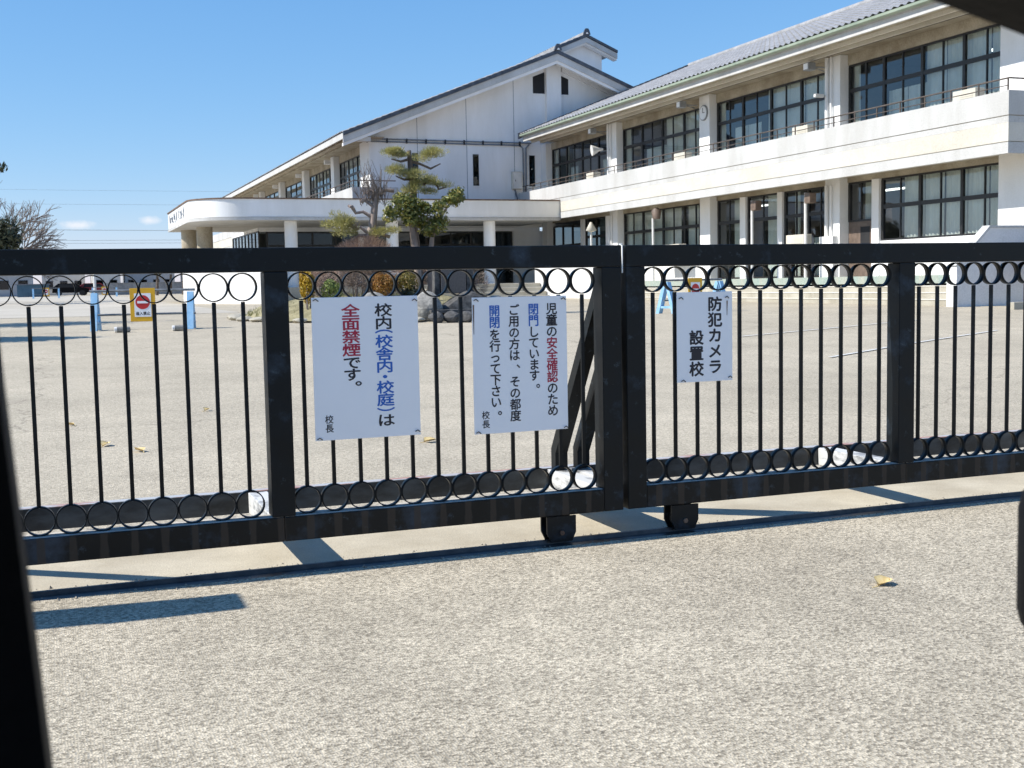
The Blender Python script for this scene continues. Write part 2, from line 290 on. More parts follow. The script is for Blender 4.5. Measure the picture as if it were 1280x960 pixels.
class MB:
    def __init__(s): s.v = []; s.f = []; s.sm = []
    def add(s, vs, fs, smooth=False):
        b = len(s.v); s.v += [tuple(p) for p in vs]; s.f += [tuple(i + b for i in f) for f in fs]; s.sm += [smooth] * len(fs); return s
    def box(s, x0, x1, y0, y1, z0, z1, ch=0.0):
        if x1 < x0: x0, x1 = x1, x0
        if y1 < y0: y0, y1 = y1, y0
        if z1 < z0: z0, z1 = z1, z0
        if ch <= 0:
            return s.add([(x0, y0, z0), (x1, y0, z0), (x1, y1, z0), (x0, y1, z0), (x0, y0, z1), (x1, y0, z1), (x1, y1, z1), (x0, y1, z1)],
                         [(0, 3, 2, 1), (4, 5, 6, 7), (0, 1, 5, 4), (1, 2, 6, 5), (2, 3, 7, 6), (3, 0, 4, 7)])
        bm = bmesh.new(); bmesh.ops.create_cube(bm, size=1.0)
        for p in bm.verts: p.co = Vector(((x0 + x1) / 2 + p.co.x * (x1 - x0), (y0 + y1) / 2 + p.co.y * (y1 - y0), (z0 + z1) / 2 + p.co.z * (z1 - z0)))
        bmesh.ops.bevel(bm, geom=bm.edges[:], offset=ch, segments=2, affect='EDGES', profile=0.5)
        bm.verts.index_update()
        s.add([p.co[:] for p in bm.verts], [[q.index for q in f.verts] for f in bm.faces]); bm.free(); return s
    def prism(s, poly, axis, a0, a1, smooth=False):
        """poly: 2D outline (counter-clockwise); axis 'x','y','z' is the extrusion axis"""
        def P(p, a): return {'x': (a, p[0], p[1]), 'y': (p[0], a, p[1]), 'z': (p[0], p[1], a)}[axis]
        n = len(poly); vs = [P(p, a0) for p in poly] + [P(p, a1) for p in poly]
        s.add(vs, [tuple(range(n - 1, -1, -1)), tuple(range(n, 2 * n))])
        s.add(vs, [(i, (i + 1) % n, n + (i + 1) % n, n + i) for i in range(n)], smooth); return s
    def tube(s, pts, rad, n=8, cap=True):
        pts = [Vector(p) for p in pts]; rr = rad if isinstance(rad, (list, tuple)) else [rad] * len(pts)
        rings = []; prev = None
        for i, p in enumerate(pts):
            d = (pts[min(i + 1, len(pts) - 1)] - pts[max(i - 1, 0)])
            if d.length < 1e-9: d = Vector((0, 0, 1))
            d.normalize()
            a = d.orthogonal().normalized() if prev is None else (prev - d * prev.dot(d))
            if a.length < 1e-6: a = d.orthogonal()
            a.normalize(); prev = a; b = d.cross(a)
            rings.append([p + (a * math.cos(2 * math.pi * k / n) + b * math.sin(2 * math.pi * k / n)) * rr[i] for k in range(n)])
        vs = [q for r_ in rings for q in r_]
        fs = [(i * n + k, i * n + (k + 1) % n, (i + 1) * n + (k + 1) % n, (i + 1) * n + k) for i in range(len(rings) - 1) for k in range(n)]
        s.add(vs, fs, True)
        if cap: s.add(rings[0], [tuple(range(n - 1, -1, -1))]); s.add(rings[-1], [tuple(range(n))])
        return s
    def mesh(s, name, mt, org=(0, 0, 0)):
        me = bpy.data.meshes.new(name); o = Vector(org)
        me.from_pydata([(p[0] - o[0], p[1] - o[1], p[2] - o[2]) for p in s.v], [], s.f)
        me.polygons.foreach_set('use_smooth', s.sm); me.materials.append(M[mt]); me.update(); return me
    def build(s, name, mt, parent=None, org=None):
        w = Vector(org) if org is not None else (ORG[parent.name] if parent is not None else Vector((0, 0, 0)))
        return link(name, s.mesh(name, mt, w), parent, w)

def gz(y):                                             # the ground rises a little from the gate to the school
    if y < 6: return 0.0
    if y < 24: return 0.45 * (y - 6) / 18
    if y < 100: return 0.45 + 0.33 * (y - 24) / 76
    return 0.78
def sheet(name, x0, x1, y0, y1, mt, lift=0.0, parent=None):
    ys = sorted(set([y0, y1] + [y for y in (6, 24, 100) if y0 < y < y1])); b = MB()
    vs = []
    for y in ys: vs += [(x0, y, gz(y) + lift), (x1, y, gz(y) + lift)]
    b.add(vs, [(2 * i, 2 * i + 1, 2 * i + 3, 2 * i + 2) for i in range(len(ys) - 1)])
    return b.build(name, mt, parent)

# ------------------------------------------------------------------ ground
tag(sheet('ground', -2500, 2500, -2500, 4000, 'yard'), kind='structure')
# apron of worn paving on the road side; concrete strip that carries the gate track
tag(sheet('forecourt', -40, 40, -14, 4.955, 'apron', 0.004), kind='structure')
tag(sheet('concrete_strip', -40, 40, 5.105, 5.93, 'concrete', 0.005), kind='structure')
tag(sheet('schoolyard', -70, 5.2, 36, 128, 'sand', 0.006), kind='structure')
def strip(name, pts, w, mt, label, cat, group):
    b = MB(); vs = []
    for i, p in enumerate(pts):
        q = pts[min(i + 1, len(pts) - 1)]; o = pts[max(i - 1, 0)]
        d = Vector((q[0] - o[0], q[1] - o[1], 0)).normalized(); nrm = Vector((-d.y, d.x, 0)) * w / 2
        for s_ in (-1, 1): vs.append((p[0] + nrm.x * s_, p[1] + nrm.y * s_, gz(p[1] + nrm.y * s_) + 0.012))
    b.add(vs, [(2 * i, 2 * i + 2, 2 * i + 3, 2 * i + 1) for i in range(len(pts) - 1)])
    return tag(b.build(name, mt), label, cat, group)
strip('painted_line', [(10.4, 16.8), (13.2, 18.0), (15.9, 19.2)], 0.06, 'linepaint', 'thin worn white parking line running close to the terrace steps', 'road marking', 'white lines painted on the yard')
strip('painted_line', [(9.3, 12.9), (11.7, 14.3), (14.9, 16.0)], 0.06, 'linepaint', 'thin worn white parking line lying farther out from the terrace steps', 'road marking', 'white lines painted on the yard')

# ------------------------------------------------------------------ gate track (a channel with a rail in it)
t = thing('gate_track', 'dark steel track let into the paving under the sliding gate', 'track', (2.0, 5.05, 0))
b = MB(); b.box(-30, 30, 4.957, 5.018, -0.03, 0.0035); b.box(-30, 30, 5.072, 5.103, -0.03, 0.0045); b.build('channel_edge', 'steel', t)
b = MB(); b.prism([(5.031, 0.0), (5.058, 0.0), (5.053, 0.020), (5.036, 0.020)], 'x', -30, 30); b.build('rail', 'steel', t)
b = MB(); b.box(-30, 30, 5.0185, 5.0305, -0.03, -0.004); b.box(-30, 30, 5.0585, 5.0715, -0.03, -0.004); b.build('groove', 'void', t)

b = MB()
for _ in range(900):                                   # grit and crumbled edge along the track
    x = random.uniform(-1.5, 6.0); y = random.choice((4.94, 5.115)) + random.gauss(0, 0.018); r_ = abs(random.gauss(0.002, 0.0022)) + 0.001; z = 0.005
    a = random.uniform(0, 6.28); c_, s_ = math.cos(a) * r_, math.sin(a) * r_
    b.add([(x + c_, y + s_, z), (x - s_, y + c_, z), (x - c_, y - s_, z), (x + s_, y - c_, z), (x, y, z + r_ * 1.1)], [(0, 1, 4), (1, 2, 4), (2, 3, 4), (3, 0, 4)])
tag(b.build('track_grit', 'grit'), 'fine grit and crumbs gathered along the gate track', 'grit', None, 'stuff')

# ------------------------------------------------------------------ the sliding gate: two leaves of two bays
GY0, GY1 = 5.0, 5.1                                    # front and back of the frame
PITCH_B = 0.1178
def ring_mesh(name, n=28, ro=0.0590, ri=0.0545, d=0.034):
    b = MB(); vs = []
    for k in range(n):
        a = 2 * math.pi * k / n; c, s_ = math.cos(a), math.sin(a)
        vs += [(c * ro, -d / 2, s_ * ro), (c * ro, d / 2, s_ * ro), (c * ri, d / 2, s_ * ri), (c * ri, -d / 2, s_ * ri)]
    fs = []
    for k in range(n):
        q = 4 * k; w = 4 * ((k + 1) % n)
        for i in range(4): fs.append((q + i, q + (i + 1) % 4, w + (i + 1) % 4, w + i))
    b.add(vs, fs, True); me = b.mesh(name, 'paint')
    return me
RING = ring_mesh('ring')
BAR = MB().box(-0.008, 0.008, -0.008, 0.008, 0.354, 1.146, 0.002).mesh('bar', 'paint')
def wheel_unit(leaf, xc):
    b = MB(); b.prism([(xc - 0.072, 0.131), (xc - 0.072, 0.055), (xc - 0.052, 0.013), (xc + 0.052, 0.013), (xc + 0.072, 0.055), (xc + 0.072, 0.131)][::-1], 'y', 5.004, 5.016)
    b.prism([(xc - 0.072, 0.131), (xc - 0.072, 0.055), (xc - 0.052, 0.013), (xc + 0.052, 0.013), (xc + 0.072, 0.055), (xc + 0.072, 0.131)][::-1], 'y', 5.074, 5.086)
    h = b.build('wheel_box', 'paint', leaf)
    n = 20; w = MB(); w.prism([(xc + 0.052 * math.cos(2 * math.pi * k / n), 0.062 + 0.046 * math.sin(2 * math.pi * k / n)) for k in range(n)], 'y', 5.020, 5.070, True); w.build('wheel', 'steel', h)
    w = MB(); w.prism([(xc + 0.012 * math.cos(2 * math.pi * k / 6), 0.055 + 0.012 * math.sin(2 * math.pi * k / 6)) for k in range(6)], 'y', 4.995, 5.0035); w.build('bolt', 'rust', h)
def leaf(label, posts, bays, struts, arms, wheels, beam):
    t = thing('sliding_gate_leaf', label, 'gate', (posts[0], 5.05, 0), 'leaves of the school gate')
    x0, x1 = posts[0] - 0.049, posts[-1] + 0.049
    MB().box(x0, x1, GY0, GY1, 1.268, 1.367, 0.004).build('top_rail', 'paint', t)
    for i, p in enumerate(posts):
        end = i in (0, len(posts) - 1)
        MB().box(p - 0.049, p + 0.049, GY0 - (0.0 if end else -0.001), GY1, 0.135 if end else 0.2415, 1.2675, 0.004).build('post', 'paint', t)
    for i, (xb, n) in enumerate(bays):
        xa, xe = posts[i] + 0.0495, posts[i + 1] - 0.0495
        if i > 0: xa = posts[i] + 0.0005
        if i < len(bays) - 1: xe = posts[i + 1] - 0.0005
        MB().box(xa, xe, GY0 + 0.001, GY1 - 0.001, 0.135, 0.240, 0.004).build('bottom_rail', 'paintstain', t, (xb, 5.05, 0.19))
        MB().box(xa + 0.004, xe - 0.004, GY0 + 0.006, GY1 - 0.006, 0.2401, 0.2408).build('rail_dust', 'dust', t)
        for k in range(n):
            x = xb + PITCH_B * k
            link('bar', BAR, t, (x + random.uniform(-.0012, .0012), 5.05, 0))
            r1 = link('ring', RING, t, (x, 5.05, 1.2070)); r2 = link('ring', RING, t, (x, 5.05, 0.2985))
            for r_ in (r1, r2): r_.rotation_euler[2] = random.uniform(-.035, .035)
    # rear outrigger frame: a second beam behind, low arms and raking struts
    b = MB(); b.box(beam[0], beam[1], 5.70, 5.706, 0.140, 0.240); b.box(beam[0], beam[1], 5.7065, 5.76, 0.2335, 0.2399); b.box(beam[0], beam[1], 5.7065, 5.76, 0.1401, 0.146); b.build('rear_beam', 'beam', t)
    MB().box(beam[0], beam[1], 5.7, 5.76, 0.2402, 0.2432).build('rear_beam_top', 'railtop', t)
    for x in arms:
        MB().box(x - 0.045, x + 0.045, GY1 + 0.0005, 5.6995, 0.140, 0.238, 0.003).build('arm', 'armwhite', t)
    for x in struts:
        b = MB(); b.prism([(5.1005, 1.22), (5.1005, 1.12), (5.615, 0.33), (5.615, 0.2435), (5.67, 0.2435), (5.67, 0.35)], 'x', x - 0.034, x + 0.034); b.build('strut', 'paint', t)
    for x in wheels: wheel_unit(t, x)
    return t
LG = leaf('black gate leaf with the two large white notices tied to it', (-0.665, 0.8745, 2.4085), ((-0.553, 12), (0.984, 12)), (-0.665, 2.4085), (-0.665, 0.8745, 2.4085), (2.142, -0.4), (-0.712, 2.455))
RG = leaf('black gate leaf carrying the small security camera notice', (2.532, 4.0755, 5.615), ((2.6445, 12), (4.186, 12)), (2.532, 5.615), (2.532, 4.0755, 5.615), (2.785, 5.3), (2.487, 5.66))
b = MB(); b.tube([(2.4615, 4.996, 1.24), (2.4615, 4.996, 1.365), (2.4635, 5.03, 1.372), (2.4795, 5.03, 1.372)], 0.0035, 6); b.build('latch', 'whitemetal', LG)
# stop plates and second ends
# gate pillar beside the opening: it throws the broad shadow across the forecourt
t = thing('gate_pillar', 'plain rendered gate pillar at the end of the black gate', 'pillar', (-1.38, 4.75, 0))
MB().box(-1.62, -1.15, 4.64, 4.87, 0, 1.74, 0.012).build('shaft', 'pillar', t)
MB().box(-1.64, -1.14, 4.63, 4.88, 1.7405, 1.80, 0.02).build('capstone', 'stone', t)

# ------------------------------------------------------------------ lettering
GLY = []
def glyph(ch, cx_, cz_, w, h, bold):
    """one character as flat outlines in the x-z plane; heavier strokes by a few shifted layers"""
    cu = bpy.data.curves.new('glyph', 'FONT'); cu.body = ch; cu.size = 1.0; cu.resolution_u = 3; cu.offset = 0.008 if ch == '童' else 0.0
    o = bpy.data.objects.new('glyph', cu); COL.objects.link(o)
    bpy.context.view_layer.update(); dg = bpy.context.evaluated_depsgraph_get(); ev = o.evaluated_get(dg); me = ev.to_mesh()
    pts = [(p.co.x, p.co.y) for p in me.vertices]; fs = [tuple(f.vertices) for f in me.polygons]; ev.to_mesh_clear()
    bpy.data.objects.remove(o); bpy.data.curves.remove(cu)
    ox, oy = 0.5, 0.38                                  # middle of a full-width em box
    if ch in '（）。、・':
        ox = (min(p[0] for p in pts) + max(p[0] for p in pts)) / 2; oy = (min(p[1] for p in pts) + max(p[1] for p in pts)) / 2
    out = MB(); layers = [(0, 0), (1, 0), (-1, 0), (0, 1), (0, -1)] if bold else [(0, 0)]
    for i, (sx_, sy_) in enumerate(layers):
        vs = []
        for (x, y) in pts:
            x, y = x - ox, y - oy
            if ch in '（）': x, y = y, -x * 0.9
            if ch in '。、': x += 0.32
            vs.append((cx_ + (x + sx_ * bold) * w, 0.00012 * i, cz_ + (y + sy_ * bold) * h))
        out.add(vs, fs)
    return out
def notice(label, xc, z0, z1, w, cols, yfront, ties, dx=0.0, bold=0.022, streaks=()):
    """cols: list of (x offset, glyph w, glyph h, [(char, distance from top, ink)])"""
    t = thing('notice_board', label, 'notice', (xc, yfront, z0), 'white notices tied to the gate')
    MB().box(xc - w / 2, xc + w / 2, yfront, yfront + 0.004, z0, z1, 0.0012).build('panel', 'board', t)
    per = {}
    for (xo, gw, gh, chars) in cols:
        for (ch, dz, ink) in chars:
            per.setdefault(ink, []).append((ch, xo, z1 - z0 - dz, gw, gh, bold * (0.7 if gw < 0.045 else 1.0)))
    for ink, items in per.items():
        for it in items:                               # every character is a piece of its own
            me = glyph(*it)
            me.v = [(xc + p[0], yfront - 0.0006 - p[1], z0 + p[2]) for p in me.v]; me.build('character', ink, t)
    for (x, z) in ties:
        b = MB(); b.tube([(x - 0.010, yfront - 0.003, z - 0.004), (x, yfront - 0.006, z + 0.003), (x + 0.012, yfront - 0.002, z - 0.006), (x + 0.014, yfront + 0.05, z - 0.008)], 0.0022, 5); b.build('wire_tie', 'wire', t)
    for (x, za, zb) in streaks:
        b = MB(); b.add([(x - 0.003, yfront - 0.0011, za), (x + 0.004, yfront - 0.0011, za), (x + 0.001, yfront - 0.0011, zb), (x - 0.001, yfront - 0.0011, zb)], [(0, 3, 2, 1)]); b.build('rust_streak', 'rust', t)
    return t
K, RD, BL = 'ink', 'inkred', 'inkblue'
def run(s, start, step, ink): return [(c, start + i * step, ink) for i, c in enumerate(s)]
notice('larger white no smoking notice with wide red and blue characters', 1.246, 0.553, 1.157, 0.462, [
    (0.078, 0.080, 0.058, [('校', .058, K), ('内', .113, K), ('（', .150, BL), ('校', .192, BL), ('舎', .246, BL), ('内', .299, BL), ('・', .344, BL), ('校', .389, BL), ('庭', .443, BL), ('）', .485, BL), ('は', .531, K)]),
    (-0.065, 0.082, 0.058, run('全面禁煙', .058, .0553, RD) + [('で', .278, K), ('す', .329, K), ('。', .368, K)]),
    (-0.170, 0.037, 0.038, [('校', .515, K), ('長', .553, K)])], 4.992,
    ((1.032, 1.148), (1.462, 1.140), (1.032, 0.563), (1.462, 0.572)))
notice('white notice on child safety written in four columns with blue openings', 1.951, 0.536, 1.142, 0.452, [
    (0.152, 0.056, 0.055, run('児童の', .057, .0512, K) + run('安全確認', .057 + 3 * .0512, .0512, RD) + run('のため', .057 + 7 * .0512, .0512, K)),
    (0.064, 0.054, 0.054, run('閉門', .057, .0512, BL) + run('しています。', .1585, .0490, K)),
    (-0.030, 0.054, 0.053, run('ご用の方は、', .058, .0505, K) + run('その都度', .378, .0512, K)),
    (-0.122, 0.054, 0.054, run('開閉', .060, .0512, BL) + run('を行って下さい。', .166, .0500, K)),
    (-0.172, 0.038, 0.038, [('校', .522, K), ('長', .562, K)])], 4.992,
    ((1.742, 1.132), (2.160, 1.130), (1.742, 0.546), (2.165, 0.546)), streaks=((1.731, 1.11, 0.98),))
notice('small white security camera notice with large black characters', 2.891, 0.718, 1.144, 0.300, [
    (0.055, 0.080, 0.072, run('防犯カメラ', .058, .0745, K)),
    (-0.046, 0.080, 0.072, run('設置校', .215, .0745, K))], 4.992,
    ((2.762, 1.118), (3.010, 1.118), (2.772, 0.728), (3.026, 0.736)), bold=0.032, streaks=((3.012, 1.10, 1.03),))

# ------------------------------------------------------------------ the school
SB = thing('school_building', 'long two storey white school with tiled gable roofs and balconies', 'building', (22, 50, 0.5))
XP, XW, XC = 22.0, 23.6, 23.25                         # parapet face, window wall, column face
YN, YG = 23.35, 56.2                                   # near end of the wing, gable face
FLOOR1, SILL1, TOP1, BB, BT = 1.2, 2.28, 4.15, 4.15, 5.67
PANES = {}
def pane_mesh(w, h, axis, mt='glass'):
    k = (round(w, 3), round(h, 3), axis, mt)
    if k not in PANES:
        b = MB()
        if axis == 'x': b.box(-0.004, 0.004, -w / 2, w / 2, -h / 2, h / 2)
        else: b.box(-w / 2, w / 2, -0.004, 0.004, -h / 2, h / 2)
        PANES[k] = b.mesh('pane', mt)
    return PANES[k]
def curtain(par, x, y0, y1, z0, z1, fold=0.16):
    n = max(4, int((y1 - y0) / fold * 6)); b = MB(); vs = []
    ph = random.uniform(0, 6); am = random.uniform(0.025, 0.045)
    for i in range(n + 1):
        y = y0 + (y1 - y0) * i / n; dx = am * math.sin(ph + y / fold * 6.28) + 0.3 * am * math.sin(ph * 2 + y / fold * 2.1)
        vs += [(x + dx, y, z0), (x + dx * 0.7, y, z1)]
    b.add(vs, [(2 * i, 2 * i + 1, 2 * i + 3, 2 * i + 2) for i in range(n)], True); return b.build('curtain', 'curtain', par)
def window_x(x, y0, y1, z0, z1, units, ztr, cur, mt='glass', sub=2, par=SB):
    """a run of sashes in a wall facing -x; cur: per half-unit 0 open / 1 curtained / 2 gathered at one side"""
    b = MB(); fw = 0.055; ub = (y1 - y0) / units
    b.box(x - 0.03, x + 0.05, y0, y1, z1 - fw, z1); b.box(x - 0.03, x + 0.05, y0, y1, z0, z0 + fw)
    for i in range(units + 1):
        yc = min(max(y0 + ub * i, y0 + 0.05), y1 - 0.05); b.box(x - 0.035, x + 0.045, yc - 0.05, yc + 0.05, z0 + fw, z1 - fw)
    if ztr: b.box(x - 0.028, x + 0.04, y0 + .1, y1 - .1, ztr - 0.06, ztr + 0.06)
    f = b.build('window', 'frame', par)
    spans = [(z0 + fw, z1 - fw)] if not ztr else [(z0 + fw, ztr - 0.06), (ztr + 0.06, z1 - fw)]
    us = (ub - 0.1) / sub
    if sub > 1:
        for i in range(units):
            for k in range(1, sub):
                yc = y0 + ub * i + 0.05 + us * k
                for (a, c) in spans: MB().box(x - 0.024, x + 0.03, yc - 0.02, yc + 0.02, a, c).build('mullion', 'frame', f)
    for i in range(units):
        for k in range(sub):
            ya = y0 + ub * i + 0.05 + us * k + (0.02 if k else 0); yb = y0 + ub * i + 0.05 + us * (k + 1) - (0.02 if k < sub - 1 else 0)
            for (a, c) in spans: link('pane', pane_mesh(yb - ya, c - a, 'x', mt), f, (x + 0.004 + 0.008 * k, (ya + yb) / 2, (a + c) / 2))
    for i in range(units * sub):
        c = cur[i % len(cur)] if cur else 0
        ya = y0 + (y1 - y0) * i / (units * sub); yb = y0 + (y1 - y0) * (i + 1) / (units * sub); w = yb - ya
        if c == 1: curtain(f, x + 0.16, ya + 0.01, yb - 0.01, z0 + 0.02, z1 - 0.02)
        elif c == 2: curtain(f, x + 0.16, ya + 0.03, ya + w * 0.42, z0 + 0.02, z1 - 0.02, 0.09)
        elif c == 3: curtain(f, x + 0.16, yb - w * 0.42, yb - 0.03, z0 + 0.02, z1 - 0.02, 0.09)
        elif c == 4: curtain(f, x + 0.20, ya + 0.01, yb - 0.01, z0 + 0.02, z0 + 0.45 * (z1 - z0))
    return f

# --- right wing: columns every 7.95 m, walls, floors
cols_y = [24.15 + 7.95 * i for i in range(4)]          # near edges: 24.15, 32.1, 40.05, 48.0
cols_y = [24.0, 31.77, 39.72, 47.62]                   # near edge of each column
for yc in cols_y:
    MB().box(XC, XW + 0.1, yc, yc + 0.75 if yc > 24.1 else yc + 1.0, FLOOR1, 8.09).build('column', 'plaster', SB)
MB().box(XC - 0.002, XW + 0.1, 55.56, 56.19, FLOOR1, 8.09).build('column', 'plaster', SB)
# lintel bands, spandrel and low wall under the windows
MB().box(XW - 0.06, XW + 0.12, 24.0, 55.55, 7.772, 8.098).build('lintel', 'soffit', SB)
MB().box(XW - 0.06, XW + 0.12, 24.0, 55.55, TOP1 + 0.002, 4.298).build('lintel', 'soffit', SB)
for (a, c) in ((25.0, 30.16), (40.47, 47.62), (49.3, 51.7)):
    MB().box(XW - 0.05, XW + 0.1, a, c, FLOOR1, SILL1 - 0.002).build('wall', 'plaster', SB)
MB().box(XW - 0.05, XW + 0.1, 24.0, 55.55, 4.50, 5.90).build('wall', 'plaster', SB)
# balcony slab, parapet of three bands with joints between, returned at the near end
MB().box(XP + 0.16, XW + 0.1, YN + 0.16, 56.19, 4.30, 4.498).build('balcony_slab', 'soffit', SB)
for nm, mt, a, c, inset in (('parapet_panel', 'parapet', 5.078, BT, 0.0), ('parapet_panel', 'parapet', 4.90, 5.055, 0.006), ('parapet_band', 'beige', 4.445, 4.8985, 0.008), ('parapet_lip', 'parapet', BB, 4.422, -0.004)):
    MB().box(XP + inset, XP + 0.155, YN + inset, 56.15, a, c).build(nm, mt, SB)
    MB().box(XP + 0.1555, XW + 1.6, YN + inset, YN + 0.155, a, c).build(nm, mt, SB)
MB().box(XP + 0.03, XP + 0.15, YN + 0.03, 56.15, BB + 0.02, BT - 0.02).build('parapet_core', 'soffit', SB)
MB().box(XP + 0.16, XW + 1.6, YN + 0.03, YN + 0.15, BB + 0.02, BT - 0.02).build('parapet_core', 'soffit', SB)
# slim railing on the parapet
rl = MB(); rl.tube([(XP + 0.08, YN + 0.08, 5.975), (XP + 0.08, 55.8, 5.975)], 0.021, 8); rl.tube([(XP + 0.08, YN + 0.08, 5.80), (XP + 0.08, 55.8, 5.80)], 0.012, 6)
RAIL = rl.build('railing', 'railm', SB)
for i in range(33): MB().box(XP + 0.065, XP + 0.095, YN + 0.1 + i, YN + 0.13 + i, BT, 5.955).build('railing_post', 'railm', RAIL)
MB().tube([(XP + 0.1, YN + 0.08, 5.975), (XW + 1.6, YN + 0.08, 5.975)], 0.021, 8).build('railing', 'railm', SB)
# upper windows, seen above the parapet
U = [(25.0, 31.77, [1, 1, 1, 1, 4, 4, 0, 3]), (32.52, 39.72, [1, 1, 1, 1, 2, 4, 4, 3]), (40.47, 47.62, [1, 1, 1, 1, 4, 4, 0, 3]), (48.37, 55.55, [0, 4, 0, 0, 0, 4, 2, 3])]
for (a, c, cur) in U: window_x(XW, a, c, 5.9, 7.77, 4, 6.98, cur)
# lower windows and doors
window_x(XW, 25.0, 30.15, SILL1, TOP1, 3, 3.30, [1, 1, 1, 1, 1, 0], sub=2)
MB().box(XW - 0.12, XW + 0.1, 30.16, 30.5, FLOOR1, TOP1).build('pier', 'plaster', SB)
window_x(XW, 30.51, 31.765, 2.92, TOP1, 1, None, [3, 0], sub=2)
d = MB().box(XW - 0.02, XW + 0.03, 30.53, 31.75, FLOOR1, 2.915).build('door', 'lampbrown', SB)
MB().box(XW - 0.03, XW - 0.021, 30.70, 31.15, 1.95, 2.75).build('door_pane', 'void', d)
window_x(XW, 32.53, 35.30, FLOOR1 + .02, TOP1, 2, 3.30, [0, 4, 0, 2], sub=2)
MB().box(XW - 0.12, XW + 0.1, 35.31, 35.60, FLOOR1, TOP1).build('pier', 'plaster', SB)
window_x(XW, 35.61, 37.62, FLOOR1 + .02, TOP1, 1, 3.30, [1, 0], sub=2)
MB().box(XW - 0.12, XW + 0.1, 37.63, 38.0, FLOOR1, TOP1).build('pier', 'plaster', SB)
window_x(XW, 38.01, 39.715, FLOOR1 + .02, TOP1, 1, 3.30, [1, 0], sub=2)
window_x(XW, 40.475, 47.615, SILL1, TOP1, 4, 3.30, [0, 1, 3, 1, 1, 1, 1, 1])
window_x(XW, 49.31, 51.69, SILL1, TOP1, 2, 3.30, [1, 0, 0, 0], mt='glassdark', sub=1)
MB().box(XW - 0.12, XW + 0.1, 48.38, 49.3, FLOOR1, TOP1).build('pier', 'plaster', SB)
MB().box(XW - 0.12, XW + 0.1, 51.7, 52.05, FLOOR1, TOP1).build('pier', 'plaster', SB)
window_x(XW, 52.06, 55.54, FLOOR1 + .02, 3.98, 3, 3.0, [], mt='glassdark', sub=1)
# rooms behind the glass
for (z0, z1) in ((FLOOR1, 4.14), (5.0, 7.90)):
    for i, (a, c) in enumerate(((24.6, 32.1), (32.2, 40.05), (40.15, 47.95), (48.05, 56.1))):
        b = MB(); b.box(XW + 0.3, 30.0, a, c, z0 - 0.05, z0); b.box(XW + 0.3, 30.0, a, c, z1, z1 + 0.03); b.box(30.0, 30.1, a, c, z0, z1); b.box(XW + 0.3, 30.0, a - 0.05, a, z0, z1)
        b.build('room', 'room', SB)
for (x, y, z) in ((25.2, 27.9, 7.55), (25.2, 33.2, 7.5), (25.4, 50.2, 7.55), (25.4, 51.6, 7.55), (24.9, 31.2, 3.95), (25.0, 38.6, 3.95)):
    MB().box(x - 0.07, x + 0.07, y - 0.6, y + 0.6, z - 0.05, z).build('ceiling_tube', 'tube', SB)
# outer shell of the wing (back and end walls)
MB().box(XW + 0.15, 38.0, 24.0, 24.15, FLOOR1 - 0.8, 8.09).build('wall', 'plaster', SB)
MB().box(37.8, 38.0, 24.16, 56.0, 0.4, 8.09).build('wall', 'plaster', SB)
MB().box(22.7, 37.5, 23.4, 55.0, 8.10, 8.16).build('soffit', 'soffit', SB)
# eaves: soffit beams, fascia, gutter
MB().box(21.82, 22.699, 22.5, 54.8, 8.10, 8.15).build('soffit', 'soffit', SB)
for x in (22.15, 22.62): MB().box(x, x + 0.10, 22.5, 54.8, 8.0, 8.099).build('soffit_beam', 'beige', SB)
MB().box(21.75, 21.818, 22.45, 54.84, 8.05, 8.30).build('fascia', 'parapet', SB)
MB().prism([(21.56, 8.37), (21.57, 8.30), (21.63, 8.265), (21.7495, 8.265), (21.7495, 8.37)], 'y', 22.45, 54.84).build('gutter', 'gutter', SB)
# small conduit under the eaves
MB().tube([(22.85, 24.5, 8.05), (22.85, 55, 8.05)], 0.03, 6).build('conduit', 'railm', SB)
# downpipes on the columns
for yc in (32.35, 48.3):
    for dy, r_ in ((0, 0.06), (-0.22, 0.035)):
        MB().tube([(XC - 0.08, yc + dy, FLOOR1), (XC - 0.08, yc + dy, 4.1)], r_, 8).build('downpipe', 'plaster', SB)
        MB().tube([(XC - 0.08, yc + dy, 4.5), (XC - 0.08, yc + dy, 8.08)], r_, 8).build('downpipe', 'plaster', SB)
    MB().box(XC - 0.2, XC + .02, yc - 0.5, yc + 0.2, FLOOR1, FLOOR1 + 1.3).build('pipe_guard', 'plaster', SB)

# --- tiled roofs: waved sheets with a step at every course
def tiled(name, x0, z0, x1, z1, y0, y1, par=SB, pitch=0.30, course=0.42, mt='tile'):
    L = math.hypot(x1 - x0, z1 - z0); rows = max(1, int(L / course)); n = int((y1 - y0) / pitch * 6)
    prof = [0.0, 0.012, 0.040, 0.058, 0.040, 0.012]; nx, nzv = -(z1 - z0) / L, (x1 - x0) / L
    if nzv < 0: nx, nzv = -nx, -nzv
    b = MB(); vs = []; fs = []
    for r_ in range(rows):
        for e_ in (0, 1):
            tt = (r_ + e_) / rows; lift = 0.035 if e_ == 0 else 0.0
            for i in range(n + 1):
                h = prof[i % 6] + lift; vs.append((x0 + (x1 - x0) * tt + nx * h, y0 + (y1 - y0) * i / n, z0 + (z1 - z0) * tt + nzv * h))
    W = n + 1
    for r_ in range(rows * 2 - 1):
        for i in range(n): fs.append((r_ * W + i, r_ * W + i + 1, (r_ + 1) * W + i + 1, (r_ + 1) * W + i))
    b.add(vs, fs, False); o = b.build(name, mt, par); o['kind'] = 'stuff'; return o
RX, RZ = 31.0, 12.03
tiled('roof_tiles', 21.58, 8.35, RX, RZ, 22.45, 54.86)
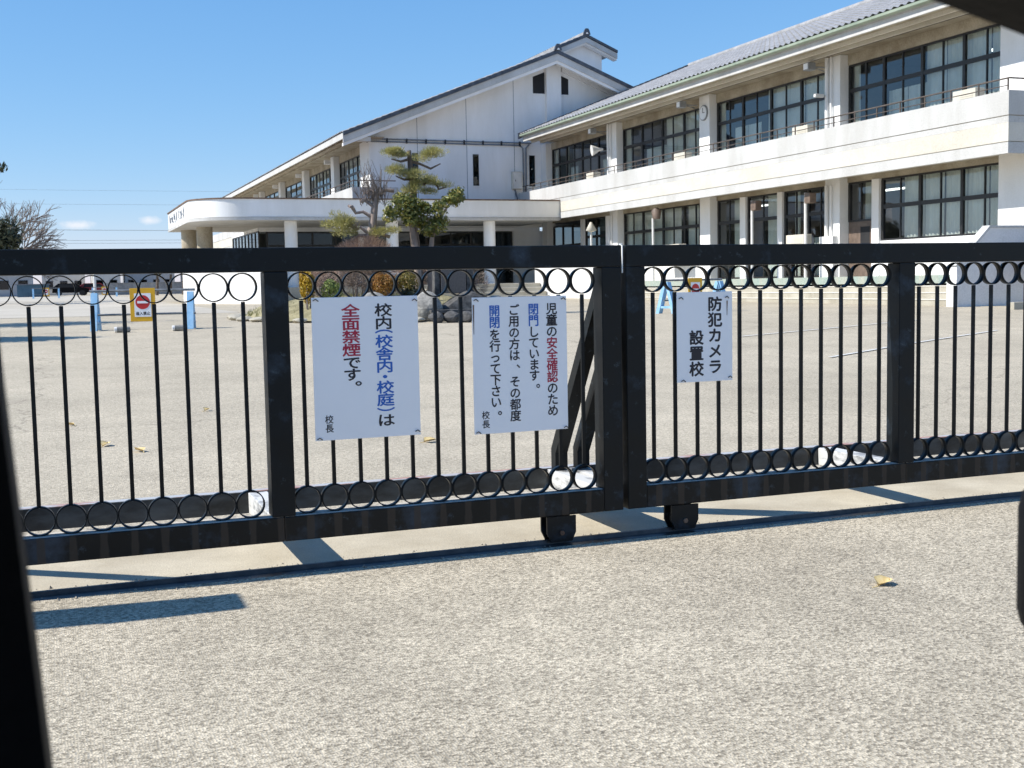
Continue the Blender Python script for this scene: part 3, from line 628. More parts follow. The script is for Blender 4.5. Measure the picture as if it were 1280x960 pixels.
RF = MB().prism([(21.6, 8.305), (RX, RZ - 0.05), (40.4, 8.305), (40.4, 8.17), (21.9, 8.17)], 'y', 22.5, 54.8).build('roof', 'tile', SB)
b = MB(); b.tube([(RX, 22.45, RZ + 0.06), (RX, 54.9, RZ + 0.06)], 0.15, 10); b.build('ridge_cap', 'tile', RF)
# dark verge tiles along the far end of the wing roof
def verge(y0, y1, pts, name='verge', th=0.15, up=0.03, mt='tiledark', par=SB):
    for (a, c) in zip(pts[:-1], pts[1:]):
        L = math.hypot(c[0] - a[0], c[1] - a[1]); n = max(1, int(L / 0.33))
        b = MB()
        for k in range(n):
            p = (a[0] + (c[0] - a[0]) * k / n, a[1] + (c[1] - a[1]) * k / n); q = (a[0] + (c[0] - a[0]) * (k + 1) / n, a[1] + (c[1] - a[1]) * (k + 1) / n)
            s_ = 0.025
            b.prism([(p[0], p[1] - th), (q[0], q[1] - th), (q[0], q[1] + up + (s_ if a[1] > c[1] else 0)), (p[0], p[1] + up + (s_ if a[1] <= c[1] else 0))] if q[0] > p[0] else [(q[0], q[1] - th), (p[0], p[1] - th), (p[0], p[1] + up), (q[0], q[1] + up)], 'y', y0, y1)
        o = b.build(name, mt, par); o['kind'] = 'stuff'
verge(54.81, 55.02, [(21.56, 8.40), (RX, RZ + 0.10)], th=0.22, up=0.05)

# --- the gable block
GX0, GX1, PKX, PKZ, SL = 14.445, 33.3, 23.77, 12.52, 0.392
def rake(x, z=PKZ): return z - SL * abs(x - PKX)
poly = [(GX0, 4.0), (24.0, 4.0), (33.0, 4.0), (33.0, rake(33.0) - 0.3), (PKX, PKZ - 0.3), (GX0, rake(GX0) - 0.3)]
MB().prism(poly, 'y', YG, YG + 0.3).build('gable_wall', 'plaster', SB)
GW = [o for o in COL.objects if o.name.startswith('gable_wall')][0]
for x, z0 in ((16.82, 5.0), (19.33, 5.0), (21.82, 5.0)):
    MB().box(x - 0.014, x + 0.014, YG - 0.0025, YG - 0.0005, z0, rake(x) - 0.32).build('expansion_joint', 'conduit', GW)
MB().box(23.52, 24.31, YG - 0.22, YG - 0.001, 8.4, 12.0).build('pier', 'plaster', SB)
for xs in ([22.87, 23.50], [24.33, 24.79]):
    w = MB().prism([(xs[0], 10.6), (xs[1], 10.6), (xs[1], rake(xs[1]) - 0.75), (xs[0], rake(xs[0]) - 0.75)], 'y', YG - 0.012, YG - 0.001).build('louvre_opening', 'void', GW)
    MB().box(xs[0] - 0.02, xs[1] + 0.04, YG - 0.05, YG - 0.001, 10.55, 10.597).build('sill', 'plaster', w)
for x in (16.54, 19.63, 22.60):
    f = MB().box(x, x + 0.30, YG - 0.02, YG - 0.001, 6.02, 7.55).build('slit_window', 'frame', GW)
    link('pane', pane_mesh(0.24, 1.45, 'y', 'glassdark'), f, (x + 0.15, YG - 0.026, 6.785))
    MB().box(x - 0.03, x + 0.33, YG - 0.05, YG - 0.001, 5.975, 6.018).build('sill', 'plaster', f)
# roof of the block with white bargeboards, soffit and dark verge tiles
EX = 12.95
for s_ in (-1, 1):
    xe = EX if s_ < 0 else 34.7
    ze = rake(xe)
    P = lambda dz: [(xe, ze + dz[0]), (PKX, PKZ + dz[0]), (PKX, PKZ + dz[1]), (xe, ze + dz[1])]
    q = P((-0.13, 0.02)); MB().prism(q if s_ > 0 else q, 'y', 55.12, 118).build('roof', 'tile', SB)
    MB().prism(P((-0.45, -0.122)), 'y', 55.12, 55.22).build('bargeboard', 'parapet', SB)
    MB().prism(P((-0.59, -0.452)), 'y', 55.17, 55.4).build('bargeboard_foot', 'plaster', SB)
    MB().prism(P((-0.24, -0.131)), 'y', 55.225, 56.4).build('soffit', 'plaster', SB)
    verge(55.06, 55.26, [(xe, ze + 0.03), (PKX, PKZ + 0.03)], th=0.15, up=0.02)
tiled('roof_tiles', EX, rake(EX) + 0.03, PKX, PKZ + 0.03, 55.27, 118, pitch=0.30)
MB().prism([(24.4, rake(24.4) - 0.55), (33.0, rake(33.0) - 0.55), (33.0, rake(33.0) - 0.32), (24.4, rake(24.4) - 0.32)], 'y', YG - 0.12, YG - 0.001).build('raking_beam', 'plaster', SB)
def onigawara(x, z, y, par=SB):
    b = MB(); b.prism([(x - 0.20, z), (x + 0.20, z), (x + 0.13, z + 0.22), (x + 0.07, z + 0.31), (x - 0.07, z + 0.31), (x - 0.13, z + 0.22)], 'y', y, y + 0.12); o = b.build('ridge_end_tile', 'tiledark', par)
    MB().prism([(x - 0.06, z + 0.02), (x + 0.06, z + 0.02), (x + 0.03, z + 0.10), (x - 0.03, z + 0.10)], 'y', y - 0.02, y - 0.001).build('ridge_end_face', 'plaster', o)
onigawara(PKX, PKZ + 0.02, 55.0)
MB().box(PKX - 0.14, PKX + 0.14, 55.13, 118, PKZ + 0.03, PKZ + 0.22).build('ridge_cap', 'tile', SB)
# the small raised roof behind the ridge
TX, TZ, TY = 26.66, 14.0, 58.0
MB().box(TX - 1.12, TX + 1.12, TY + 0.55, TY + 8, 10.5, TZ - 0.62).build('lantern_wall', 'plaster', SB)
MB().prism([(TX - 1.12, TZ - 0.621), (TX + 1.12, TZ - 0.621), (TX, TZ - 0.2)], 'y', TY + 0.55, TY + 0.7).build('lantern_gable', 'plaster', SB)
for s_ in (-1, 1):
    xe = TX + 1.78 * s_; ze = TZ - 0.42 * 1.78
    P = lambda dz: [(xe, ze + dz[0]), (TX, TZ + dz[0]), (TX, TZ + dz[1]), (xe, ze + dz[1])]
    MB().prism(P((-0.10, 0.02)), 'y', TY + 0.06, TY + 8.5).build('lantern_roof', 'tile', SB)
    MB().prism(P((-0.36, -0.102)), 'y', TY, TY + 0.1).build('bargeboard', 'parapet', SB)
    MB().prism(P((-0.44, -0.362)), 'y', TY + 0.1, TY + 0.5).build('bargeboard_foot', 'plaster', SB)
    verge(TY - 0.05, TY + 0.15, [(xe, ze + 0.03), (TX, TZ + 0.03)], th=0.10, up=0.03)
tiled('roof_tiles', TX - 1.78, TZ - 0.42 * 1.78 + 0.03, TX, TZ + 0.03, TY + 0.16, TY + 8.5)
onigawara(TX, TZ + 0.02, TY - 0.1)
MB().box(TX - 0.12, TX + 0.12, TY + 0.03, TY + 8.5, TZ + 0.03, TZ + 0.18).build('ridge_cap', 'tile', SB)

# --- left flank of the block: the long facade that runs back from the gable
XL, XLC, XLP = 14.8, 14.445, 12.9
MB().box(XLC + 0.001, XL + 0.1, YG + 0.301, 58.1, 3.9, 8.15).build('wall', 'plaster', SB)
for i in range(6):
    yc = 63.9 + 7.95 * i
    MB().box(XLC, XL + 0.1, yc, yc + 0.75, 1.0, 8.15).build('column', 'plaster', SB)
    MB().box(XLC - 0.5, XLC - 0.18, yc - 0.1, yc + 0.12, 7.72, 7.94).build('soffit_bracket', 'plaster', SB)
ends = [58.1] + [63.9 + 7.95 * i for i in range(6)]
for i in range(5):
    a = ends[i] + (0.76 if i else 0.001); c = ends[i + 1] - 0.001
    window_x(XL, a, c, 5.9, 7.77, 3 if i == 0 else 4, 6.95, [1, 2, 1, 3, 1, 4] if i < 2 else [], sub=2 if i < 2 else 1)
MB().box(XL - 0.05, XL + 0.12, 58.1, 110, 7.771, 8.155).build('lintel', 'soffit', SB)
MB().box(XL - 0.05, XL + 0.1, 58.1, 110, 4.2, 5.898).build('wall', 'plaster', SB)
MB().box(XL + 1.2, XL + 1.3, 58.1, 110, 4.2, 8.0).build('room', 'room', SB)
MB().box(EX + 0.06, XL + 0.2, 55.45, 115, 8.156, 8.19).build('soffit', 'soffit', SB)
for x in (13.3, 13.75): MB().box(x, x + 0.09, 55.45, 115, 8.07, 8.1555).build('soffit_beam', 'soffit', SB)
MB().box(EX - 0.01, EX + 0.058, 55.13, 115, 8.02, 8.27).build('fascia', 'parapet', SB)
MB().box(13.75, 14.3, 55.3, 55.7, 7.95, 8.155).build('beam_end', 'parapet', SB)
for mt, a, c, ins in (('parapet', 5.078, BT, 0), ('beige', 4.445, 5.055, 0.008), ('parapet', BB, 4.422, -0.004)):
    MB().box(XLP + ins, XLP + 0.15, 53.45, 108, a, c).build('parapet_panel', mt, SB)
MB().box(XLP + 0.1505, GX0 + 0.6, 53.45, 53.6, 5.05, BT).build('parapet_panel', 'parapet', SB)
b = MB(); b.tube([(XLP + 0.08, 53.5, 5.97), (XLP + 0.08, 100, 5.97)], 0.025, 6); b.tube([(XLP + 0.08, 53.5, 5.97), (GX0 + 0.5, 53.5, 5.97)], 0.025, 6); b.tube([(XLP + 0.08, 53.5, 5.8), (XLP + 0.08, 100, 5.8)], 0.016, 6)
lr = b.build('railing', 'railm', SB)
for i in range(24): MB().box(XLP + 0.06, XLP + 0.1, 53.5 + 1.2 * i, 53.54 + 1.2 * i, BT, 5.95).build('railing_post', 'railm', lr)

# --- entrance canopy: straight front, rounded corner, long side with the school name
def can_path(off):
    p = [(22.0, 51.0 + off)]
    r_ = 2.1 - off; cx_, cy_ = 7.7, 53.1
    for k in range(13):
        a = math.pi * 1.5 - (math.pi / 2) * k / 12; p.append((cx_ + r_ * math.cos(a), cy_ + r_ * math.sin(a)))
    p.append((5.6 + off, 61.8)); return p
def can(name, mt, z0, z1, off):
    p = can_path(off) + [(12.8, 61.8), (12.8, 56.15), (22.0, 56.15)]
    b = MB(); b.prism(p[::-1], 'z', z0, z1, True); o = b.build(name, mt, SB); return o
can('canopy_band', 'plaster', 4.19, 4.93, 0.0); can('canopy_lip', 'parapet', 4.05, 4.175, -0.035); can('canopy_joint', 'soffit', 4.176, 4.189, 0.02); can('canopy_coping', 'rust', 4.931, 4.985, -0.04)
for (x, y) in ((9.75, 51.75), (14.23, 51.75), (18.8, 51.75)):
    c = MB().tube([(x, y, 0.9), (x, y, 4.05)], 0.27, 20).build('porch_column', 'plaster', SB); MB().tube([(x, y, 2.72), (x, y, 2.79)], 0.274, 20, False).build('band', 'rust', c)
for (x, y) in ((6.75, 56.9), (6.35, 59.8)):
    c = MB().tube([(x, y, 0.6), (x, y, 4.05)], 0.36, 20).build('porch_column', 'soffit', SB); MB().tube([(x, y, 2.72), (x, y, 2.79)], 0.364, 20, False).build('band', 'rust', c)
# raised name on the side of the canopy, too far off to read
for i in range(7):
    y0 = 60.9 - i * 1.05
    for k in range(5):
        dy = random.uniform(0, 0.62); dz = random.uniform(0, 0.42)
        if k % 2: MB().box(5.575, 5.5995, y0 - dy - 0.28, y0 - dy, 4.34 + dz, 4.39 + dz).build('relief_stroke', 'conduit', SB)
        else: MB().box(5.575, 5.5995, y0 - dy - 0.06, y0 - dy, 4.32 + dz * 0.5, 4.56 + dz * 0.6).build('relief_stroke', 'conduit', SB)
# glazed entrance under the canopy
def glazed_y(x0, x1, y, z0, z1, units, rows, mt):
    b = MB(); ub = (x1 - x0) / units
    b.box(x0, x1, y - 0.03, y + 0.05, z1 - 0.08, z1); b.box(x0, x1, y - 0.03, y + 0.05, z0, z0 + 0.08)
    for i in range(units + 1): xc = min(max(x0 + ub * i, x0 + 0.04), x1 - 0.04); b.box(xc - 0.04, xc + 0.04, y - 0.035, y + 0.055, z0 + 0.08, z1 - 0.08)
    f = b.build('entrance_glazing', 'frame', SB)
    for r_ in range(1, rows):
        zc = z0 + (z1 - z0) * r_ / rows; MB().box(x0 + 0.08, x1 - 0.08, y - 0.025, y + 0.04, zc - 0.035, zc + 0.035).build('transom', 'frame', f)
    for i in range(units):
        for r_ in range(rows): link('pane', pane_mesh(ub - 0.08, (z1 - z0) / rows - 0.08, 'y', mt), f, (x0 + ub * (i + 0.5), y + 0.006, z0 + (z1 - z0) * (r_ + 0.5) / rows))
glazed_y(14.6, 20.8, 57.2, 1.2, 3.85, 6, 4, 'glassdark'); glazed_y(9.6, 14.0, 57.2, 1.2, 3.85, 4, 4, 'glassdark'); glazed_y(20.9, 22.0, 57.2, 1.2, 3.85, 1, 2, 'glassdark')
MB().box(9.3, 23.5, 57.15, 57.3, 3.851, 4.049).build('lintel', 'plaster', SB); MB().box(22.01, 23.7, 57.0, 57.2, 1.2, 3.85).build('wall', 'plaster', SB); MB().box(14.02, 14.58, 57.1, 57.3, 1.2, 3.85).build('pier', 'plaster', SB)
MB().box(9.3, 23.4, 60.5, 60.6, 1.2, 4.04).build('hall_wall', 'room', SB); MB().box(9.3, 23.4, 54.0, 60.5, 1.1, 1.2).build('hall_floor', 'room', SB)
window_x(9.3, 57.4, 66.0, 1.2, 3.9, 8, 2.9, [], mt='glassdark', sub=1)
MB().box(9.25, 12.8, 57.4, 66, 3.901, 4.0495).build('lintel', 'plaster', SB)
# conduit, cabinet on the gable
b = MB(); b.tube([(14.1, YG - 0.06, 8.17), (22.7, YG - 0.06, 8.14)], 0.035, 6); b.tube([(14.5, YG - 0.05, 8.05), (22.05, YG - 0.05, 8.02), (22.26, YG - 0.05, 7.90), (22.28, YG - 0.05, 5.45), (22.1, YG - 0.05, 5.2), (21.95, YG - 0.05, 5.25), (21.8, YG - 0.05, 5.85)], 0.035, 6); b.tube([(22.6, YG - 0.06, 8.08), (22.42, YG - 0.06, 7.9), (22.4, YG - 0.06, 5.2)], 0.04, 6)
CD = b.build('wall_conduit', 'conduit', GW)
for i in range(9): MB().box(14.3 + i * 0.97, 14.37 + i * 0.97, YG - 0.1, YG - 0.001, 7.99, 8.21).build('conduit_clip', 'frame', CD)
cb = MB().box(21.62, 22.14, YG - 0.25, YG - 0.001, 5.86, 6.72, 0.01).build('meter_cabinet', 'acunit', GW); MB().box(21.66, 22.10, YG - 0.262, YG - 0.2505, 5.90, 6.68).build('cabinet_door', 'whitemetal', cb); MB().box(21.74, 21.77, YG - 0.275, YG - 0.2625, 6.24, 6.32).build('handle', 'frame', cb)

# --- terrace with steps along the wing
TR = thing('terrace_steps', 'long concrete terrace steps in front of the right wing', 'steps', (20.6, 33, 0.45))
SY0, SY1 = 23.75, 42.6
MB().box(21.5, XW - 0.05, SY0, 56.1, 0.3, 1.19).build('terrace_slab', 'stone', TR)
for i in range(4):
    z1 = 0.45 + 0.165 * (i + 1); MB().box(20.6 + 0.3 * i, 20.6 + 0.3 * i + 0.299, SY0, SY1, 0.2, z1 - 0.03).build('step', 'stone', TR)
    MB().box(20.585 + 0.3 * i, 20.6 + 0.3 * i + 0.299, SY0, SY1, z1 - 0.029, z1, 0.004).build('step_nosing', 'beige', TR)
MB().box(21.44, 21.4995, SY0, SY1, 1.0, 1.215).build('green_edge', 'greenband', TR)
t = thing('flank_wall', 'bright white wall that closes the terrace beside the entrance steps', 'wall', (20.5, 46, 0.5)); MB().box(20.45, 20.75, 42.65, 50.4, 0.3, 1.95).build('wall_face', 'dirtywhite', t); MB().box(20.42, 20.78, 42.62, 50.43, 1.951, 2.02).build('coping', 'parapet', t)
t = thing('stair_side_wall', 'white sloping side wall at the near end of the terrace', 'wall', (20.7, 23.4, 0.45))
MB().prism([(20.42, 0.3), (25.5, 0.3), (25.5, 2.33), (21.42, 2.33), (20.42, 1.42)], 'y', 23.28, 23.5).build('wall_face', 'dirtywhite', t)
MB().prism([(20.38, 1.43), (20.42, 1.421), (21.425, 2.331), (25.5, 2.331), (25.5, 2.39), (21.40, 2.39)], 'y', 23.26, 23.52).build('coping', 'parapet', t)
MB().box(20.36, 20.4195, 23.22, 23.56, 0.3, 1.10).build('end_post', 'dirtywhite', t)
t = thing('ramp_wall', 'tall white wall hiding the ramp under the entrance canopy', 'wall', (7, 52, 0.5))
b = MB(); b.prism([(5.55, 55.4), (8.25, 49.3), (8.5, 49.45), (5.85, 55.5)], 'z', 0.3, 2.15); b.build('wall_face', 'dirtywhite', t)
t = thing('entrance_steps', 'broad brown stone steps leading up to the dark entrance', 'steps', (18, 49.5, 0.5))
for i in range(4):
    z1 = 0.5 + 0.18 * (i + 1); MB().box(15.0, 20.4, 48.6 + 0.35 * i, 48.6 + 0.35 * i + 0.349, 0.3, z1 - 0.03).build('step', 'stone', t); MB().box(15.0, 20.4, 48.585 + 0.35 * i, 48.6 + 0.35 * i + 0.349, z1 - 0.029, z1, 0.004).build('step_nosing', 'beige', t)
MB().box(9.0, 20.4, 50.0, 56, 0.3, 1.22).build('landing', 'stone', t)

# --- things fixed to or standing by the wing
t = thing('wall_clock', 'round white wall clock on a column of the upper floor', 'clock', (XC - 0.02, 40.1, 7.45))
def disc(x, y, z, r_, d, n=24): return MB().prism([(y + r_ * math.cos(2 * math.pi * k / n), z + r_ * math.sin(2 * math.pi * k / n)) for k in range(n)], 'x', x - d, x)
disc(XC - 0.002, 40.1, 7.45, 0.29, 0.05).build('rim', 'greymetal', t); disc(XC - 0.053, 40.1, 7.45, 0.25, 0.012).build('dial', 'board', t)
MB().box(XC - 0.075, XC - 0.068, 40.09, 40.11, 7.44, 7.64).build('minute_hand', 'ink', t); MB().box(XC - 0.075, XC - 0.068, 39.97, 40.1, 7.44, 7.46).build('hour_hand', 'ink', t)
def floodlight(y, label):
    t = thing('eaves_floodlight', label, 'floodlight', (22.5, y, 7.6), 'floodlights under the eaves')
    MB().tube([(XC, y, 7.80), (22.75, y, 7.80)], 0.022, 6).build('bracket', 'greymetal', t); MB().tube([(XC, y + 0.2, 7.72), (22.8, y, 7.76)], 0.018, 6).build('brace', 'greymetal', t)
    h = MB().box(22.42, 22.7, y - 0.14, y + 0.14, 7.68, 7.92, 0.015).build('housing', 'greymetal', t); MB().box(22.408, 22.4195, y - 0.11, y + 0.11, 7.71, 7.89).build('lens', 'board', h)
floodlight(32.4, 'grey box floodlight on the column with the small security camera'); floodlight(40.6, 'grey box floodlight on the column with the round clock'); floodlight(48.6, 'grey box floodlight above the white horn loudspeaker')
t = thing('security_camera', 'small white security camera on a pipe of the upper floor', 'camera', (23.1, 32.4, 6.9)); MB().box(22.72, 23.05, 32.3, 32.42, 6.86, 6.96, 0.012).build('camera_body', 'whitemetal', t); MB().tube([(23.05, 32.36, 6.9), (XC, 32.36, 6.95)], 0.02, 6).build('bracket', 'greymetal', t)
t = thing('horn_loudspeaker', 'white horn loudspeaker on a column near the gable', 'loudspeaker', (22.9, 48.3, 7.0))
b = MB(); b.tube([(22.45, 48.45, 6.95), (22.6, 48.42, 6.97), (22.75, 48.4, 6.99), (22.95, 48.36, 7.0)], [0.24, 0.17, 0.09, 0.06], 16); b.build('horn', 'whitemetal', t); MB().tube([(22.95, 48.36, 7.0), (XC, 48.36, 7.0)], 0.05, 8).build('driver', 'frame', t)
def ac(x, y, z, label, w=0.85):
    t = thing('outdoor_unit', label, 'air conditioner', (x, y, z), 'air conditioner outdoor units'); MB().box(x, x + 0.32, y, y + w, z, z + 0.62, 0.012).build('casing', 'acunit', t)
    b = MB()
    for k in range(9): b.box(x - 0.008, x - 0.0005, y + 0.08, y + w * 0.68, z + 0.08 + 0.05 * k, z + 0.11 + 0.05 * k)
    b.build('grille', 'acunit', t)
ac(22.9, 25.5, 5.48, 'cream outdoor unit on the balcony at the near end'); ac(22.9, 33.0, 5.48, 'cream outdoor unit on the balcony beside the security camera'); ac(22.9, 41.0, 5.48, 'cream outdoor unit on the balcony below the clock column'); ac(22.9, 49.2, 5.48, 'cream outdoor unit on the balcony below the horn loudspeaker')
ac(22.9, 33.2, 2.0, 'cream outdoor unit standing before the ground floor doors', 1.0); ac(22.85, 41.4, 2.0, 'long cream outdoor unit under the ground floor windows', 1.7)
def lamp_post(x, y, zt, kind, label):
    t = thing('terrace_lamp', label, 'lamp post', (x, y, 1.19), 'lamp posts on the terrace'); MB().tube([(x, y, 1.19), (x, y, zt)], 0.05, 8).build('post', 'whitemetal', t)
    if kind == 'cone': b = MB(); b.tube([(x, y, zt), (x, y, zt + 0.06), (x, y, zt + 0.42)], [0.10, 0.24, 0.05], 14); b.build('lantern', 'acunit', t)
    elif kind == 'lantern':
        b = MB(); b.tube([(x, y - 0.3, zt - 0.05), (x, y - 0.3, zt + 0.28), (x, y - 0.3, zt + 0.4)], [0.14, 0.20, 0.05], 10); b.build('lantern', 'lampbrown', t); MB().tube([(x, y, zt), (x, y - 0.3, zt + 0.02)], 0.03, 6).build('arm', 'lampbrown', t)
    else: MB().box(x - 0.10, x + 0.15, y - 0.36, y - 0.06, zt - 0.34, zt - 0.02, 0.015).build('lantern', 'lampbrown', t)
lamp_post(22.2, 42.3, 3.65, 'lantern', 'white post with a brown lantern before the ground floor windows'); lamp_post(22.3, 48.3, 3.4, 'cone', 'white post with a pale cone lamp near the entrance'); lamp_post(22.5, 35.63, 3.86, 'box', 'white post with a brown box on the terrace'); lamp_post(22.5, 32.51, 3.89, 'box', 'white post with a brown box beside the outdoor unit')

# ------------------------------------------------------------------ planting and garden
def rnd_dir():
    while True:
        p = Vector((random.uniform(-1, 1), random.uniform(-1, 1), random.uniform(-1, 1)))
        if 0.05 < p.length < 1: return p
def leaves(b, centre, rad, n, size, shape='leaf', shell=0.45, up=0.0):
    """n separate leaf faces spread through an ellipsoid, denser near its surface"""
    c = Vector(centre)
    for _ in range(n):
        d = rnd_dir(); k = d.length; d.normalize(); rr_ = shell + (1 - shell) * k
        p = c + Vector((d.x * rad[0], d.y * rad[1], d.z * rad[2])) * rr_
        nrm = (d + rnd_dir() * 0.9 + Vector((0, 0, up))).normalized(); a = nrm.orthogonal().normalized()
        a = (Matrix.Rotation(random.uniform(0, 6.28), 3, nrm) @ a); w = nrm.cross(a)
        s_ = size * random.uniform(0.6, 1.3)
        if shape == 'leaf': b.add([p - a * s_, p + w * s_ * 0.42 + nrm * s_ * 0.1, p + a * s_, p - w * s_ * 0.42 + nrm * s_ * 0.1], [(0, 1, 2, 3)])
        elif shape == 'needle':
            q = (d * 0.7 + Vector((0, 0, 0.8)) + rnd_dir() * 0.8).normalized() * s_; v_ = q.orthogonal().normalized() * s_ * 0.10
            b.add([p - v_, p + v_, p + q], [(0, 1, 2)])
        else:
            q = (d + Vector((0, 0, 0.35)) + rnd_dir() * 0.6).normalized() * s_; v_ = q.orthogonal().normalized() * s_ * 0.06
            b.add([p - v_, p + v_, p + q + v_ * 0.3, p + q - v_ * 0.3], [(0, 1, 2, 3)])
    return b
def lumpy(b, centre, rad, n, size, shape='leaf', lumps=9, shell=0.3, up=0.0):
    c = Vector(centre)
    for i in range(lumps):
        d = rnd_dir().normalized(); k = random.uniform(0.35, 0.78)
        if d.z < -0.5: d.z *= -0.4
        q = c + Vector((d.x * rad[0], d.y * rad[1], d.z * rad[2])) * k; f = random.uniform(0.32, 0.55)
        leaves(b, q, (rad[0] * f, rad[1] * f, rad[2] * f), n // lumps, size, shape, shell, up)
    return b
def rock(name, parent, c, r, mt, seed, sub=3):
    bm = bmesh.new(); bmesh.ops.create_icosphere(bm, subdivisions=sub, radius=1.0); rs = random.Random(seed)
    ds = [Vector((rs.uniform(-1, 1), rs.uniform(-1, 1), rs.uniform(-1, 1))).normalized() for _ in range(14)]; hs = [rs.uniform(0.62, 0.95) for _ in ds]
    for p in bm.verts:
        for d, h in zip(ds, hs):
            k = p.co.dot(d)
            if k > h: p.co -= d * (k - h) * 0.85
        p.co = Vector((c[0] + p.co.x * r[0], c[1] + p.co.y * r[1], c[2] + p.co.z * r[2]))
    bm.verts.index_update(); b = MB(); b.add([p.co[:] for p in bm.verts], [[q.index for q in f.verts] for f in bm.faces]); bm.free()
    return b.build(name, mt, parent)

# garden island: low stone-edged mound in front of the entrance
gt = thing('garden_island', 'low planted mound edged with stones before the entrance', 'flower bed', (7.4, 28, 0.5))
b = MB(); n = 40; vs = [(7.3, 28.5, 0.98)]
for rr_, zz in ((0.55, 0.92), (0.85, 0.72), (1.0, 0.45)):
    for k in range(n):
        a = 2 * math.pi * k / n; vs.append((7.3 + math.cos(a) * 3.2 * rr_ + 0.1 * math.sin(3 * a), 28.5 + math.sin(a) * 4.6 * rr_, zz + 0.05 * math.sin(5 * a + rr_ * 7)))
fs = [(0, 1 + k, 1 + (k + 1) % n) for k in range(n)] + [(1 + j * n + k, 1 + (j + 1) * n + k, 1 + (j + 1) * n + (k + 1) % n, 1 + j * n + (k + 1) % n) for j in range(2) for k in range(n)]
b.add(vs, fs, True); b.build('soil_mound', 'soil', gt)
for k in range(34):
    a = 2 * math.pi * k / 34; x, y = 7.3 + math.cos(a) * 3.25, 28.5 + math.sin(a) * 4.65
    rock('edging_stone', gt, (x, y, gz(y) + 0.05), (0.22, 0.22, 0.07), 'stone', 100 + k, 2)
b = MB()
for _ in range(2600):
    a = random.uniform(0, 6.28); k = math.sqrt(random.random()); x, y = 7.3 + math.cos(a) * 3.0 * k, 28.5 + math.sin(a) * 4.3 * k
    z = 0.97 - 0.40 * k * k; h = random.uniform(0.05, 0.16); dx = random.uniform(-.05, .05); b.add([(x - 0.012, y, z - 0.06), (x + 0.012, y, z - 0.06), (x + dx, y + random.uniform(-.04, .04), z + h)], [(0, 1, 2)])
g = b.build('dry_grass', 'grass', gt); g['kind'] = 'stuff'
# monument: dark slabs on a boulder with a kerb of dark stones
t = thing('stone_monument', 'dark upright stone monument on rough boulders beside the garden', 'monument', (8.1, 24.2, 0.45))
MB().box(7.72, 8.28, 24.3, 24.55, 1.02, 1.62, 0.01).build('inscribed_slab', 'polished', t); MB().box(7.58, 7.70, 24.32, 24.5, 0.95, 1.66, 0.01).build('side_post', 'rockdark', t); MB().box(8.3, 8.46, 24.32, 24.5, 0.95, 1.66, 0.01).build('side_post', 'rockdark', t)
rock('base_boulder', t, (7.35, 24.2, 0.72), (0.38, 0.4, 0.36), 'rock', 3); rock('base_boulder', t, (8.25, 24.3, 0.72), (0.62, 0.45, 0.36), 'rockdark', 5); rock('base_boulder', t, (8.95, 24.4, 0.68), (0.35, 0.35, 0.28), 'rock', 8)
for k in range(6): rock('kerb_stone', t, (7.3 + 0.32 * k, 23.35 - 0.05 * k, 0.54), (0.19, 0.16, 0.14), 'rockdark', 20 + k, 2)
MB().box(7.3, 9.2, 23.7, 23.95, 0.62, 0.69, 0.01).build('stone_shelf', 'rockdark', t)
t = thing('pale_boulder', 'pale rounded boulder lying among the low shrubs', 'rock', (6.4, 25.3, 0.8)); rock('boulder', t, (6.42, 25.3, 0.85), (0.40, 0.35, 0.24), 'rock', 44); rock('chip_stone', t, (6.9, 25.1, 0.80), (0.15, 0.13, 0.1), 'rock', 45, 2)

def shrub(label, c, rad, mt, n, size, shape, lumps=8, stems=5, tw='twig'):
    t = thing('garden_shrub', label, 'shrub', (c[0], c[1], 0.6), 'shrubs on the garden island')
    b = MB()
    for i in range(stems):
        d = rnd_dir(); b.tube([(c[0] + d.x * 0.06, c[1] + d.y * 0.06, 0.6), (c[0] + d.x * 0.15, c[1] + d.y * 0.15, (0.6 + c[2]) / 2), (c[0] + d.x * rad[0] * 0.7, c[1] + d.y * rad[1] * 0.7, c[2] + abs(d.z) * rad[2] * 0.5)], [0.02, 0.015, 0.006], 5)
    b.build('stem', tw, t); b = MB(); lumpy(b, c, rad, n, size, shape, lumps); leaves(b, c, (rad[0] * 0.9, rad[1] * 0.9, rad[2] * 0.9), n // 2, size, shape, 0.55); b.build('foliage', mt, t)
shrub('upright golden yellow shrub at the end of the garden row', (5.22, 26, 1.22), (0.20, 0.2, 0.42), 'leafyellow', 1500, 0.035, 'leaf')
shrub('small fresh green shrub with a pinkish edge', (5.75, 26, 1.12), (0.27, 0.3, 0.26), 'leaffresh', 900, 0.04, 'leaf')
shrub('leafless brown pink shrub behind the green one', (5.65, 26.6, 1.32), (0.42, 0.4, 0.36), 'leafpink', 1800, 0.07, 'twig')
shrub('leafless grey brown shrub behind the pale boulder', (6.35, 26.3, 1.30), (0.40, 0.35, 0.36), 'leafgrey', 1800, 0.07, 'twig')
shrub('round clipped orange brown ball shaped shrub', (6.95, 26, 1.20), (0.30, 0.3, 0.30), 'leaforange', 2600, 0.028, 'leaf', 12)
shrub('yellow green shrub with dark shade beside the monument', (7.52, 26.1, 1.26), (0.28, 0.25, 0.34), 'leafolive', 900, 0.035, 'leaf')
shrub('dark low evergreen shrub under the yellow green one', (7.55, 26.0, 0.98), (0.25, 0.22, 0.18), 'leafdark', 700, 0.04, 'leaf')
shrub('large leafless grey brown thicket right of the monument', (9.0, 26.2, 1.24), (0.48, 0.45, 0.42), 'leafgrey', 2600, 0.08, 'twig')
